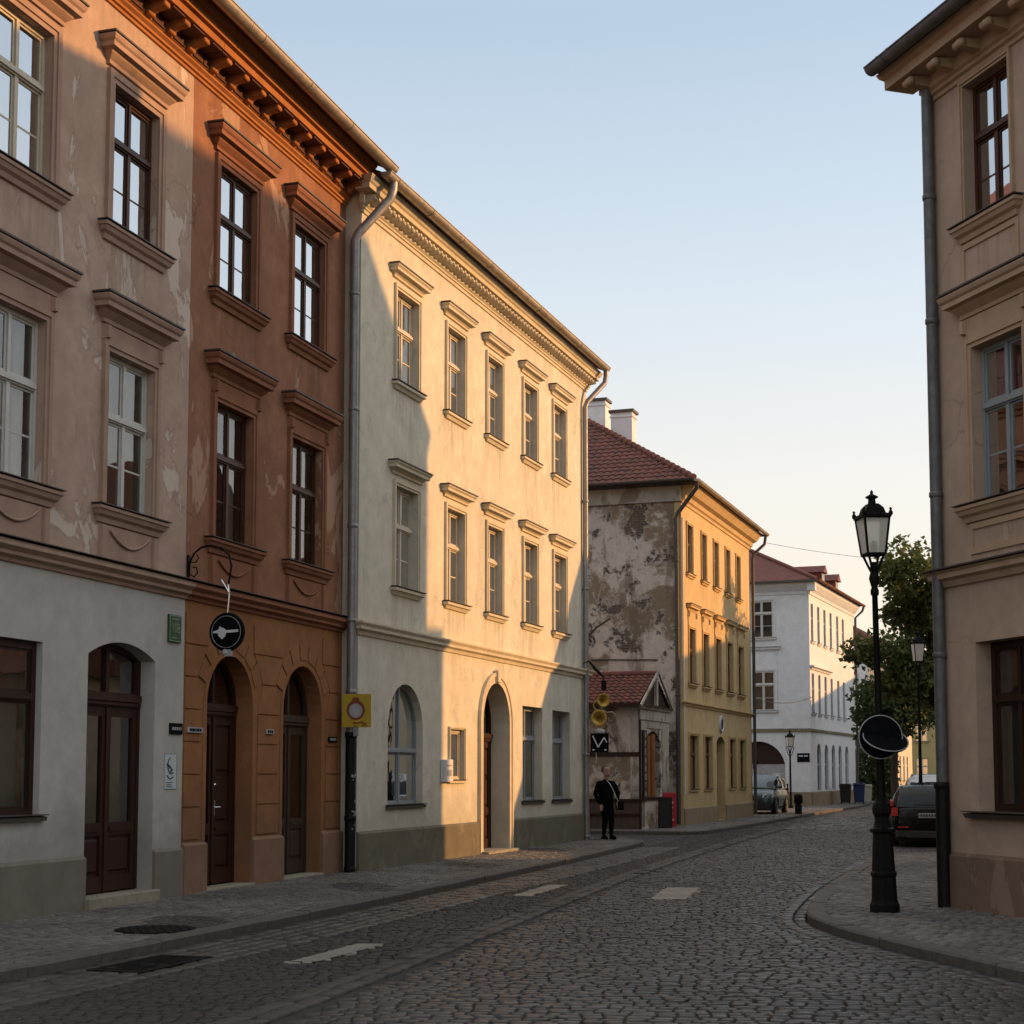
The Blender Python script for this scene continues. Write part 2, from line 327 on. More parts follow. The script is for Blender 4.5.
def leafmat(name, a, b):
    t = NT(name); g = t.n('ShaderNodeNewGeometry'); c = t.mix(g.outputs['Random Per Island'], a, b); n = t.noise(t.pos(), .8, 4); c = t.mix(t.math('MULTIPLY', t.ramp(n, .4, .7), .5), c, tuple(x*.45 for x in a))
    t.base(c); t.rough(.6); nt = t.nt
    tl = t.n('ShaderNodeBsdfTranslucent'); t.l(c, tl.inputs[0]); mx = t.n('ShaderNodeMixShader'); mx.inputs[0].default_value = .45
    t.l(t.b.outputs[0], mx.inputs[1]); t.l(tl.outputs[0], mx.inputs[2]); t.l(mx.outputs[0], t.out.inputs[0]); return t.m
M['leaf'] = leafmat('leaves', (.085,.12,.03), (.15,.175,.05)); M['leafdark'] = leafmat('dark_leaves', (.045,.07,.02), (.075,.10,.03))

# ------------------------------------------------------------------ house parts
def wall_front(mb, x0, x1, z0, z1, holes, reveal, y=0.0):
    """front plane with real openings and reveals"""
    vs = [Vector((x0,z0)),Vector((x1,z0)),Vector((x1,z1)),Vector((x0,z1))]; ed = [(0,1),(1,2),(2,3),(3,0)]
    for h in holes:
        o = len(vs); vs += [Vector(p) for p in h]; ed += [(o+i, o+(i+1) % len(h)) for i in range(len(h))]
    v2, _, f2, *_ = delaunay_2d_cdt(vs, ed, [], 0, 1e-5)
    fs = []
    for f in f2:
        c = sum((v2[i] for i in f), Vector((0,0)))/len(f)
        if any(inpoly(c, h) for h in holes): continue
        if (v2[f[1]]-v2[f[0]]).cross(v2[f[2]]-v2[f[0]]) < 0: f = f[::-1]
        fs.append(tuple(f))
    mb.add([(p.x, y, p.y) for p in v2], fs)
    for h, r in zip(holes, reveal):
        n = len(h)
        mb.add([(p[0],y,p[1]) for p in h]+[(p[0],y+r,p[1]) for p in h], [(i,(i+1)%n,(i+1)%n+n,i+n) for i in range(n)])
def shell(mb, x0, x1, z0, z1, depth, gable=0):
    mb.add([(x0,0,z0),(x0,depth,z0),(x0,depth,z1),(x0,0,z1)], [(0,3,2,1)]); mb.add([(x1,0,z0),(x1,depth,z0),(x1,depth,z1),(x1,0,z1)], [(0,1,2,3)])
    mb.add([(x0,depth,z0),(x1,depth,z0),(x1,depth,z1),(x0,depth,z1)], [(0,1,2,3)])
    if gable:
        for x in (x0, x1): mb.add([(x,0,z1),(x,depth,z1),(x,depth/2,z1+gable)], [(0,1,2)])

HOOD = [(0,0),(.05,.01),(.05,.06),(.085,.09),(.12,.125),(.13,.15),(.20,.165),(.20,.225),(.225,.25),(.24,.29),(.24,.31),(0,.34)]
HOODS = [(0,0),(.04,.01),(.04,.05),(.08,.09),(.15,.10),(.15,.15),(.18,.18),(.18,.20),(0,.225)]
SILL = [(0,-.20),(.035,-.19),(.05,-.13),(.09,-.10),(.11,-.05),(.13,-.04),(.13,0),(0,.015)]
SILLS = [(0,-.13),(.04,-.12),(.07,-.06),(.11,-.05),(.11,0),(0,.015)]
def wavy(x0, x1, z0, z1, y, n=18, amp=.02):
    vs = []; fs = []; ph = rnd.random()*6
    for i in range(n+1):
        x = x0+(x1-x0)*i/n; yy = y+amp*math.sin(i*1.9+ph)+amp*.5*math.sin(i*.7+ph*2)
        vs += [(x,yy,z0),(x,yy,z1)]
    for i in range(n): fs.append((2*i,2*i+2,2*i+3,2*i+1))
    return vs, fs
def window(root, x0, x1, z0, z1, r, fm, rise=0, transom=.62, cols=2, bars=1, sill=None, hood=None, surround=None, trim=None, curtain='net', fw=.055, gm=None, apron=False, hoodz=None, sillm=None, sx=.16):
    """rectangular (or arched) casement window: frame mesh with pane, sill, surround, hood and curtain under it"""
    b = MB(); w = x1-x0; zt = z0+(z1-z0)*transom
    o = arch(x0+.004, x1-.004, z0+.004, z1-.004, rise-.004 if rise else 0); i = arch(x0+fw, x1-fw, z0+fw, z1-(0 if rise else fw), rise-fw if rise else 0)
    b.ring(o, i, r-.05, r+.03)
    mx = [x0+w*k/cols for k in range(1, cols)]
    ztop = z1+rise if rise else z1
    if transom < 1:
        b.box(x0+fw, x1-fw, r-.06, r+.02, zt-.05, zt+.05); b.box(x0+fw, x1-fw, r-.085, r-.06, zt-.028, zt+.022)
    for x in mx:
        b.box(x-.035, x+.035, r-.052, r+.02, z0+fw, (zt if transom < 1 else ztop-.02)-.05*(transom < 1))
        if transom < 1: b.box(x-.028, x+.028, r-.052, r+.02, zt+.05, ztop-fw)
    xs = [x0+fw]+mx+[x1-fw]
    for k in range(cols):                      # sashes and thin glazing bars
        a, c = xs[k]+(.035 if k else 0), xs[k+1]-(.035 if k < cols-1 else 0)
        for (za, zb, nb) in ([(z0+fw, zt-.05, bars)] + ([(zt+.05, z1-fw, 0)] if transom < 1 and not rise else [])) if transom < 1 else [(z0+fw, z1-fw, bars)]:
            b.ring([(a,za),(c,za),(c,zb),(a,zb)], [(a+.03,za+.035),(c-.03,za+.035),(c-.03,zb-.03),(a+.03,zb-.03)], r-.03, r+.01)
            for q in range(nb):
                zz = za+(zb-za)*(q+1)/(nb+1); b.box(a+.03, c-.03, r-.022, r+.008, zz-.012, zz+.012)
    f = b.build('window', fm, root)
    p = MB(); pts = arch(x0+fw-.01, x1-fw+.01, z0+fw-.01, z1-(0 if rise else fw-.01), rise-fw+.01 if rise else 0)
    p.add([(q[0], r-.018, q[1]) for q in pts], [tuple(range(len(pts)))]); p.build('pane', gm or M['glass'], f)
    if curtain and curtain == 'net' and rnd.random() < .3 and not rise:
        c = MB(); zc = z0+(z1-z0)*rnd.uniform(.35,.7); c.add(*wavy(x0+.03, x1-.03, zc, z1-.03, r+.10, 10, .004)); c.build('blind', M['curtain'], f); curtain = None
    if curtain:
        c = MB(); t = rnd.uniform(.22,.36)*w
        if curtain == 'net': parts = [(x0+.03, x0+.03+t), (x1-.03-t*rnd.uniform(.6,1.2), x1-.03)]
        else: parts = [(x0+.02, x1-.02)]
        for a, d in parts: c.add(*wavy(a, d, z0+.03, ztop-.03, r+.14), smooth=True)
        c.build('curtain', M['curtain'] if curtain == 'net' else M['darkcurtain'], f)
    t = trim or root.get('_t')
    if surround:
        s_ = MB(); g = surround
        o2 = arch(x0-g, x1+g, z0-(0 if not rise else 0), z1+(0 if rise else g), rise+g if rise else 0); i2 = arch(x0, x1, z0, z1, rise)
        m2 = arch(x0-g*.45, x1+g*.45, z0, z1+(0 if rise else g*.45), rise+g*.45 if rise else 0)
        s_.ring(o2, m2, -.05, .0); s_.ring(m2, i2, -.03, .0); s_.build('surround', trim, f)
    if sill:
        s_ = MB(); s_.sweep([(p_, z0+z_) for p_, z_ in sill], x0-sx, x1+sx)
        s_.build('sill', trim, f)
        s2 = MB(); pm = max(q[0] for q in sill); s2.box(x0-sx-pm-.015, x1+sx+pm+.015, -pm-.02, r-.05, z0+.016, z0+.028); s2.build('sill_flashing', M['sheet'], f)
    if hood:
        hz = hoodz if hoodz else z1+(surround or 0)+.02
        s_ = MB(); s_.sweep([(p_, hz+z_) for p_, z_ in hood], x0-.13, x1+.13); h = s_.build('hood', trim, f)
        s2 = MB(); pm = max(q[0] for q in hood); top = hz+max(q[1] for q in hood); s2.box(x0-.13-pm-.015, x1+.13+pm+.015, -pm-.015, .0, top-.018, top+.006); s2.build('hood_flashing', M['sheet'], f)
        if hz-z1 > .3:                         # frieze panel between head and hood, with small consoles
            s3 = MB(); s3.box(x0-.12, x1+.12, -.035, 0, z1+(surround or 0)+.005, hz-.002)
            for xa in (x0-.15, x1+.05): s3.taperbox(xa, xa+.10, -.09, 0, hz-.20, hz-.003, .02)
            s3.build('frieze_panel', trim, f)
    if apron:
        s_ = MB(); za, zb = z0-.72, z0-.21
        for xa in (x0-.13, x1+.01): s_.taperbox(xa, xa+.12, -.055, 0, za, zb, .012)
        s_.box(x0-.005, x1+.005, -.02, 0, za+.1, zb)
        n = 14; cx = (x0+x1)/2; hw = (x1-x0)/2-.1
        s_.tube([(cx+hw*(2*k/n-1), -.035, zb-.06-.17*(1-(2*k/n-1)**2)) for k in range(n+1)], .018, 6)
        s_.build('apron', trim, f)
    return f
def panel_door(root, x0, x1, z0, zs, rise, r, m, ztr, gm=None, glazed=True, metal=True):
    """double-leaf panelled door with a transom bar and a glazed light over it"""
    b = MB(); fw = .07; cx = (x0+x1)/2; top = zs+rise
    o = arch(x0+.004, x1-.004, z0, zs, rise-.004 if rise else 0); i = arch(x0+fw, x1-fw, z0+.001, zs-(0 if rise else fw), rise-fw if rise else 0)
    b.ring(o, i, r-.05, r+.05)
    b.box(x0+fw, x1-fw, r-.07, r+.03, ztr-.09, ztr+.09); b.box(x0+fw, x1-fw, r-.11, r-.07, ztr-.02, ztr+.07); b.box(x0+fw, x1-fw, r-.10, r-.07, ztr-.07, ztr-.04)
    b.box(cx-.035, cx+.035, r-.045, r+.02, ztr+.09, top-fw*.9)
    d = b.build('door', m, root)
    for k in (0, 1):
        a, c = (x0+fw+.005, cx-.004) if k == 0 else (cx+.004, x1-fw-.005); lf = MB(); y = r-.012
        st = .10; zt = ztr-.095; zb = z0+.01; zm = zb+.78
        lf.box(a, a+st, y-.03, y+.03, zb, zt); lf.box(c-st, c, y-.03, y+.03, zb, zt)
        for za, zc in ((zb, zb+.2), (zm-.08, zm+.08), (zt-.12, zt)): lf.box(a+st, c-st, y-.03, y+.03, za, zc)
        lf.box(a+st, c-st, y+.002, y+.02, zb+.2, zm-.08); lf.taperbox(a+st+.03, c-st-.03, y-.02, y+.002, zb+.24, zm-.12, .025)
        lf.box(a+st, c-st, y-.045, y-.03, zm-.03, zm+.02)
        if not glazed:
            lf.box(a+st, c-st, y+.002, y+.02, zm+.08, zt-.12); h = (zt-.12-zm-.08)/2
            for q in (0, 1): lf.taperbox(a+st+.03, c-st-.03, y-.02, y+.002, zm+.12+h*q, zm+.04+h*(q+1), .025)
        if k == 1: lf.box(cx-.03, cx+.03, y-.05, y-.03, zb, zt)
        l = lf.build('leaf', m, d)
        if glazed:
            g = MB(); g.add([(a+st,y,zm+.08),(c-st,y,zm+.08),(c-st,y,zt-.12),(a+st,y,zt-.12)], [(0,1,2,3)]); g.build('pane', gm or M['glassdim'], d)
    p = arch(x0+fw, x1-fw, ztr+.09, zs-(0 if rise else fw), rise-fw if rise else 0)
    if p[2][1] < ztr+.1: p = [q for q in p if q[1] >= ztr+.088]
    g = MB(); g.add([(q[0], r, q[1]) for q in p], [tuple(range(len(p)))]); g.build('fanlight', gm or M['glassdim'], d)
    if metal:
        h = MB(); h.box(cx+.03, cx+.07, r-.06, r-.045, z0+.98, z0+1.2); h.tube([(cx+.05,r-.05,z0+1.1),(cx+.05,r-.10,z0+1.1),(cx+.15,r-.10,z0+1.1)], .011, 8); h.lathe([(0,-.03),(.025,-.02),(.025,.0)], 10, (cx+.05, r-.05, z0+1.42), 'y'); h.build('handle', M['chrome'], d)
    return d
def gutter(root, x0, x1, p, z, r=.085, name='gutter', m=None):
    b = MB(); vs = []; fs = []; n = 9; k = max(2, int((x1-x0)/2))
    for j in range(k+1):
        x = x0+(x1-x0)*j/k
        for i in range(n): a = math.pi*i/(n-1); vs.append((x, -p+r*math.cos(a), z-r*math.sin(a)))
    for j in range(k):
        for i in range(n-1): fs.append((j*n+i, (j+1)*n+i, (j+1)*n+i+1, j*n+i+1))
    b.add(vs, fs, True); b.tube([(x0,-p-r,z),(x1,-p-r,z)], .013, 6)
    for x in (x0, x1): b.add([(x,-p+r*math.cos(math.pi*i/(n-1)), z-r*math.sin(math.pi*i/(n-1))) for i in range(n)], [tuple(range(n))])
    for j in range(int((x1-x0)/1.6)):
        x = x0+.4+j*1.6; b.tube([(x, -p+(r+.004)*math.cos(math.pi*i/6), z-(r+.008)*math.sin(math.pi*i/6)) for i in range(7)], .008, 5)
    return b.build(name, m or M['gutter'], root)
def tile_slope(name, parent, m, corners, tw=.24, rh=.34, clip=()):
    """overlapping wavy tiles; corners = eave-left, eave-right, ridge-right, ridge-left (local); clip = (point, normal) planes cutting the outer side"""
    a, b_, c, d = [Vector(p) for p in corners]; ex = (b_-a); L = ex.length; ex.normalize(); up = (d-a); up -= ex*up.dot(ex); H = up.length; up.normalize(); nz = ex.cross(up).normalized()
    x0 = min(0, (d-a).dot(ex)); x1 = max(L, (c-a).dot(ex)); rows = int(H/rh)+1; n = max(4, int((x1-x0)/tw))*4; vs = []; fs = []
    for r in range(rows):
        o = len(vs)
        for t, lift in ((r*rh, -.005), (r*rh, .05), (min(H, (r+1)*rh+.05), .012)):
            for i in range(n+1):
                x = x0+(x1-x0)*i/n; w = abs(math.sin(math.pi*i/4))
                vs.append(a+ex*x+up*min(t, H)+nz*(lift+(.045*w+rnd.uniform(-.004,.004) if lift > 0 else 0)))
        for j in (0, 1):
            for i in range(n): fs.append((o+j*(n+1)+i, o+j*(n+1)+i+1, o+(j+1)*(n+1)+i+1, o+(j+1)*(n+1)+i))
    bm = bmesh.new(); bv = [bm.verts.new(v) for v in vs]
    for f in fs:
        try: bm.faces.new([bv[i] for i in f])
        except ValueError: pass
    for co, no in clip:
        bmesh.ops.bisect_plane(bm, geom=bm.verts[:]+bm.edges[:]+bm.faces[:], plane_co=co, plane_no=no, clear_outer=True)
    me = bpy.data.meshes.new(name); bm.to_mesh(me); bm.free(); me.materials.append(m)
    o = bpy.data.objects.new(name, me); COL.objects.link(o); o.parent = parent; return o
def plinth(root, segs, z0, z1, m, p=.045):
    for a, b_ in segs:
        s = MB(); s.add([(a,0,z0),(b_,0,z0),(b_,0,z1),(a,0,z1),(a,-p,z0),(b_,-p,z0),(b_,-p,z1-.04),(a,-p,z1-.04)], [(4,5,6,7),(0,4,7,3),(5,1,2,6),(7,6,2,3)])
        s.build('plinth', m, root)
def simple_roof(root, x0, x1, depth, ze, pitch, ov, m, z=None):
    rz = ze+math.tan(pitch)*(depth/2+ov); b = MB()
    for ys, s in ((-ov, 1), (depth+ov, -1)):
        q = [(x0,ys,ze),(x1,ys,ze),(x1,depth/2,rz),(x0,depth/2,rz)]
        b.add(q+[(p[0],p[1],p[2]-.1) for p in q], [(0,1,2,3) if s > 0 else (3,2,1,0), (4,7,6,5) if s > 0 else (5,6,7,4), (0,4,5,1), (0,3,7,4), (1,5,6,2)])
    b.tube([(x0,depth/2,rz),(x1,depth/2,rz)], .11, 8)
    return b.build('roof', m, root)
def downpipe(root, path, r, m=None, name='downpipe', joints=()):
    b = MB(); b.tube(path, r, 12)
    for p in joints: b.lathe([(r+.004,-.035),(r+.014,-.025),(r+.014,.025),(r+.004,.035)], 12, p)
    return b.build(name, m or M['zinc'], root)
def ang(d): return math.atan2(d[1], d[0])

RB_O, RB_D = (-4.452, 21.673), (.29076, .95680)
K = 1.015
YL_O, YL_D = (-2.5521*K, 26.4104*K), (.32297, .94641)
OC_O, OC_D = (5.411, 50.660), (.32823, .94460)
WH_O, WH_D = (14.963, 80.234), (.36923, .92934)
TN_O, TN_D = (5.347, 19.745), (.30269, -.95309)

# ---------------- beige house (left edge of the picture) and red house: one row, shared line
def cornice_big(root, x0, x1, m, z=11.46, step=.55, s0=0., endret=True):
    b = MB(); b.sweep([(0,z),(.03,z+.01),(.03,z+.05),(.06,z+.06),(.06,z+.10),(.10,z+.13),(.10,z+.16),(.12,z+.17),(.12,z+.34),(.46,z+.345),(.46,z+.45),(.52,z+.46),(.52,z+.60),(.56,z+.62),(.60,z+.67),(0,z+.68)], x0, x1, ret=endret)
    b.build('cornice', m, root)
    b = MB(); x = x0+s0-step
    while x < x1:
        a, c = max(x0+.01, x+.12), min(x1-.01, x+step-.12); x += step
        if c-a > .1: b.box(a, c, -.43, -.125, z+.315, z+.343); b.box(a, c, -.145, -.122, z+.18, z+.315)
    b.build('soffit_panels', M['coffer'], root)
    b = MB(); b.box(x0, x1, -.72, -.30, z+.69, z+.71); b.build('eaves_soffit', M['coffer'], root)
    x = x0+s0
    while x < x1-.05:
        k = MB(); zt = z+.343; w = .06     # scroll bracket seen from below
        prof = [(.121,z+.17),(.17,z+.175),(.20,z+.215),(.26,z+.245),(.34,z+.25),(.39,z+.265),(.41,z+.295),(.405,zt),(.121,zt)]
        k.add([(x-w,-p,zz) for p, zz in prof]+[(x+w,-p,zz) for p, zz in prof], [tuple(range(len(prof)))[::-1], tuple(range(len(prof), 2*len(prof)))]+[(i,(i+1)%9,(i+1)%9+9,i+9) for i in range(9)])
        k.lathe([(.0,-.08),(.022,-.075),(.032,-.06),(.032,.06),(.022,.075),(.0,.08)], 10, (x,-.385,z+.292), 'x')
        k.lathe([(.0,-.09),(.02,-.088),(.032,-.075),(.032,.075),(.02,.088),(.0,.09)], 10, (x,-.165,z+.205), 'x')
        k.build('bracket', m, root); x += step
STRING = [(0,4.10),(.03,4.11),(.04,4.15),(.10,4.18),(.10,4.22),(.16,4.27),(.16,4.31),(.17,4.33),(0,4.36)]
G_LEFT = 'houses in the row on the left'
bh = thing('townhouse', 'beige townhouse with peeling upper plaster and a pale grey ground floor, at the left edge', 'house', (RB_O[0],RB_O[1],0), ang(RB_D), G_LEFT)
bx = [(-7.10,-5.98),(-4.60,-3.48),(-2.10,-.97)]
holes = []; rv = []
for a, c in bx:
    holes += [arch(a,c,8.60,10.48,0), arch(a,c,5.03,7.02,0)]; rv += [.2,.2]
gl = [arch(-4.95,-3.36,1.25,3.26,0), arch(-2.39,-.77,.13,3.20,.19)]
w = MB(); wall_front(w, -9.5, -.003, 4.2, 11.9, holes, rv); shell(w, -9.5, -.003, .0, 11.9, 10, 0); w.build('wall', M['beige'], bh)
w = MB(); wall_front(w, -9.5, -.003, 0, 4.2, gl, [.16,.30], 0.0); w.build('ground_floor_wall', M['palewall'], bh)
for k, (a, c) in enumerate(bx):
    window(bh, a, c, 8.60, 10.48, .14, M['brown'] if k == 2 else M['creamwood'], hood=HOOD, hoodz=10.66, surround=.15, sill=SILL, trim=M['beigetrim'], transom=.64)
    window(bh, a, c, 5.03, 7.02, .14, M['whitewood'], hood=HOOD, hoodz=7.34, surround=.13, sill=SILL, trim=M['beigetrim'], transom=.60, apron=True, curtain='net', gm=M['glasslow'])
window(bh, -4.95, -3.36, 1.25, 3.26, .13, M['darkbrown'], cols=2, bars=0, transom=.68, sill=[(0,-.05),(.06,-.045),(.06,0),(0,.012)], trim=M['sheet'], curtain='full', gm=M['glassdim'], fw=.09, sx=.02)
panel_door(bh, -2.39, -.77,   .26, 3.20, .19, .26, M['doorred'], 2.68, metal=False)
s = MB(); s.box(-2.42, -.74, -.12, .26, .05, .25); s.build('doorstep', M['stone'], bh, .012)
plinth(bh, [(-9.5,-2.40),(-.755,-.006)], 0, .76, M['greybase'])
b = MB(); b.sweep(STRING, -9.5, .0, ret=False); b.build('string_course', M['beigetrim'], bh)
b = MB(); b.box(-9.5, -.002, -.175, 0, 4.362, 4.372); b.build('string_flashing', M['sheet'], bh)
cornice_big(bh, -9.5, -.004, M['orange'], s0=.3, endret=False)
gutter(bh, -9.5, -.004, .80, 12.14, .11); simple_roof(bh, -9.5, -.003, 10, 12.20, R(25), .70, M['tiledark'])

rh = thing('townhouse', 'red brown townhouse with two arched doors in an orange rusticated ground floor', 'house', (RB_O[0],RB_O[1],0), ang(RB_D), G_LEFT)
rx = [(.80,1.97),(3.34,4.52)]; holes = []; rv = []
for a, c in rx: holes += [arch(a,c,8.60,10.50,0), arch(a,c,5.03,7.03,0)]; rv += [.22,.22]
D1 = (.66,2.10); D2 = (3.15,4.62)
gl = [arch(*D1,.10,2.72,.715), arch(*D2,.10,2.70,.735)]
w = MB(); wall_front(w, .003, 5.45, 4.2, 11.9, holes, rv); shell(w, .003, 5.45, 0, 11.9, 10, 0); w.build('wall', M['red'], rh)
w = MB(); wall_front(w, .003, 5.45, 0, 4.2, gl, [.34,.34]); w.build('ground_floor_wall', M['ocherred'], rh)
for a, c in rx:
    window(rh, a, c, 8.60, 10.50, .11, M['brown'], hood=HOOD, hoodz=10.66, surround=.14, sill=SILL, trim=M['redtrim'], transom=.62)
    window(rh, a, c, 5.03, 7.03, .15, M['brown'], hood=HOOD, hoodz=7.34, surround=.13, sill=SILL, trim=M['redtrim'], transom=.62, apron=True, gm=M['glasslow'])
panel_door(rh, *D1, .16, 2.72, .715, .31, M['doorred'], 2.66, glazed=False)
panel_door(rh, *D2, .16, 2.70, .735, .29, M['doorbrown'], 2.58, metal=False)
for a, c in (D1, D2): s = MB(); s.box(a-.02, c+.02, -.07, .3, .05, .15); s.build('doorstep', M['stone'], rh, .01)
plinth(rh, [(.006,D1[0]-.002),(D1[1]+.002,D2[0]-.002),(D2[1]+.002,5.45)], 0, .81, M['redbase'], .055)
# rustication: blocks standing 16 mm proud with open joints, and a ring of voussoirs round each arch
b = MB(); zr = [.84+.445*i for i in range(8)]
def block_cut(z, side, d):
    x0, x1 = d; h = (x1-x0)/2; cx = (x0+x1)/2; dz = z-2.71; rr = h+(.17 if dz <= 0 else .17+.20*min(1, dz/.30))
    if dz > rr: dz = rr*.6
    e = rr if dz <= 0 else math.sqrt(max(0, rr*rr-dz*dz))
    return cx-e if side < 0 else cx+e
for i in range(7):
    za, zb = zr[i]+.011, min(zr[i+1]-.011, 4.06)
    if zb-za < .1: continue
    for (l, r_, lo, hi) in ((None, D1, .02, None), (D1, D2, None, None), (D2, None, None, 5.40)):
        la, lb = (lo, lo) if l is None else (block_cut(za, 1, l), block_cut(zb, 1, l))
        ra, rb = (hi, hi) if r_ is None else (block_cut(za, -1, r_), block_cut(zb, -1, r_))
        if ra-la < .12 or rb-lb < .12: continue
        if zb-2.71 > 1.0: lb, rb = la, ra
        mids = [0, 1] if (ra-la) < 1.3 else [0, .5+(.13 if i % 2 else -.13), 1]
        for t0, t1 in zip(mids, mids[1:]):
            g0 = .009 if t0 > 0 else 0; g1 = .009 if t1 < 1 else 0
            b.prism([(la+(ra-la)*t0+g0,za),(la+(ra-la)*t1-g1,za),(lb+(rb-lb)*t1-g1,zb),(lb+(rb-lb)*t0+g0,zb)], -.018, 0)
for x0, x1 in (D1, D2):
    h = (x1-x0)/2; cx = (x0+x1)/2
    for k in range(9):
        a0 = math.pi*(k+.06)/9; a1 = math.pi*(k+.94)/9; ro = h+.34
        if (a0+a1)/2 < .3 or (a0+a1)/2 > 2.85: continue
        q = [(cx+r_*math.cos(a), 2.71+r_*math.sin(a)) for r_, a in ((h+.10,a0),(ro,a0),(ro,a1),(h+.10,a1))]
        b.prism(q, -.020, 0)
    o, i_ = arch(x0-.095, x1+.095, .815, 2.71, h+.095), arch(x0, x1, .815, 2.71, h); b.ring(o, i_, -.010, .0)
b.build('rustication', M['ocherred'], rh)
b = MB(); b.sweep(STRING, .004, 5.45, ret=False); b.build('string_course', M['redtrim'], rh)
b = MB(); b.box(.002, 5.45, -.175, 0, 4.362, 4.372); b.build('string_flashing', M['sheet'], rh)
cornice_big(rh, .004, 5.42, M['orange'], s0=.27, endret=False)
gutter(rh, .004, 5.62, .80, 12.14, .11); rr = simple_roof(rh, .003, 5.46, 10, 12.20, R(25), .70, M['tiledark'])
b = MB(); b.box(5.25, 5.55, -.35, 2, 12.0, 12.42); b.build('party_wall', M['redbase'], rh)
b = MB()
for k in range(6): b.tube([(5.40,-.42+.3*k,12.48+.05*k),(5.40,-.08+.3*k,12.51+.05*k)], [.11,.09], 8)
b.build('ridge_tiles', M['tile'], rh)

# ---------------- cream house
def yk(z): return 1.75+(z-1.75)*K
yh = thing('townhouse', 'long cream townhouse with five bays and a tall arched doorway, half in sunlight', 'house', (YL_O[0],YL_O[1],0), ang(YL_D), G_LEFT)
yx = [(1.53,2.55),(4.02,4.97),(6.31,7.22),(8.66,9.58),(10.86,11.80)]; yx = [(a*K,c*K) for a, c in yx]
holes = []; rv = []
for a, c in yx: holes += [arch(a,c,yk(8.64),yk(10.33),0), arch(a,c,yk(4.98),yk(6.80),0)]; rv += [.2,.2]
AD = (6.00*K, 7.62*K)
holes += [arch(1.27*K,2.88*K,yk(1.18),yk(2.52),.80*K), arch(4.20*K,4.96*K,yk(1.60),yk(2.58),0), arch(*AD,.10,yk(2.78),.81*K), arch(8.60*K,10.0*K,yk(1.13),yk(3.20),0), arch(10.76*K,12.15*K,yk(1.12),yk(3.18),0)]; rv += [.22,.14,.5,.28,.28]
YE = 13.62*K; YTOP = yk(11.62)
w = MB(); wall_front(w, 0, YE, 0, YTOP, holes, rv); shell(w, 0, YE, 0, YTOP, 10, 0); w.build('wall', M['cream'], yh)
for a, c in yx:
    window(yh, a, c, yk(8.64), yk(10.33), .16, M['creamwood'], hood=HOODS, hoodz=yk(10.51), surround=.10, sill=SILLS, trim=M['creamtrim'], transom=.62, sx=.06)
    window(yh, a, c, yk(4.98), yk(6.80), .16, M['creamwood'], hood=HOODS, hoodz=yk(6.99), surround=.10, sill=SILLS, trim=M['creamtrim'], transom=.62, sx=.06)
SM = [(0,-.05),(.05,-.045),(.05,0),(0,.012)]
window(yh, 1.27*K,2.88*K,yk(1.18),yk(2.52), .18, M['greywood'], rise=.80*K, transom=.72, cols=2, bars=0, sill=SM, trim=M['sheet'], curtain='full', gm=M['glass'], sx=.02)
window(yh, 4.20*K,4.96*K,yk(1.60),yk(2.58), .11, M['creamwood'], transom=1.1, cols=1, bars=0, sill=SM, surround=.05, trim=M['creamtrim'], curtain='full', sx=.02)
for a, c, z0, z1 in ((8.60*K,10.0*K,yk(1.13),yk(3.20)), (10.76*K,12.15*K,yk(1.12),yk(3.18))):
    window(yh, a, c, z0, z1, .24, M['greywood'], transom=.66, cols=2, bars=0, sill=SM, trim=M['sheet'], curtain='full', gm=M['glassdim'], sx=.02)
panel_door(yh, *AD, .16, yk(2.78), .81*K, .42, M['doorred'], 2.5, glazed=False)
b = MB(); h = (AD[1]-AD[0])/2
b.ring(arch(AD[0]-.20, AD[1]+.20, .02, yk(2.78), h+.22), arch(*AD, .02, yk(2.78), .81*K), -.05, 0)
b.ring(arch(AD[0]-.20, AD[1]+.20, .02, yk(2.78), h+.22), arch(AD[0]-.13, AD[1]+.13, .02, yk(2.78), h+.14), -.07, -.051); b.taperbox((AD[0]+AD[1])/2-.1, (AD[0]+AD[1])/2+.1, -.11, -.045, yk(2.78)+h-.0, yk(2.78)+h+.27, .015); b.build('door_surround', M['creamtrim'], yh)
s = MB(); s.box(AD[0]-.15, AD[1]+.15, -.22, .45, .04, .17); s.build('doorstep', M['stone'], yh, .012)
plinth(yh, [(0,AD[0]-.205),(AD[1]+.205,YE+.03)], 0, yk(.79), M['creambase'], .05)
b = MB(); b.sweep([(p,yk(z)) for p, z in [(0,4.03),(.03,4.04),(.05,4.10),(.11,4.13),(.11,4.18),(.15,4.23),(.15,4.26),(0,4.29)]], 0, YE, ret=True); b.build('string_course', M['creamtrim'], yh)
z = yk(11.22); b = MB()
b.sweep([(0,z),(.03,z+.01),(.03,z+.07),(.055,z+.08),(.055,z+.11),(.09,z+.14),(.09,z+.32),(.27,z+.325),(.27,z+.41),(.30,z+.43),(.34,z+.49),(.36,z+.53),(0,z+.55)], 0, YE, ret=True); b.build('cornice', M['creamtrim'], yh)
b = MB(); n = int(YE/.21)
for k in range(n+1):
    x = .05+k*(YE-.1)/n; b.taperbox(x-.06, x+.06, -.235, -.09, z+.17, z+.32, .02); b.lathe([(0,-.05),(.04,-.035),(.04,.035),(0,.05)], 6, (x,-.235,z+.22), 'x')
b.build('dentil_frieze', M['creamtrim'], yh)
GZ = z+.62
gutter(yh, -.12, YE+.18, .50, GZ, .105); simple_roof(yh, -.02, YE+.1, 10, GZ+.03, R(24), .42, M['tiledark'])
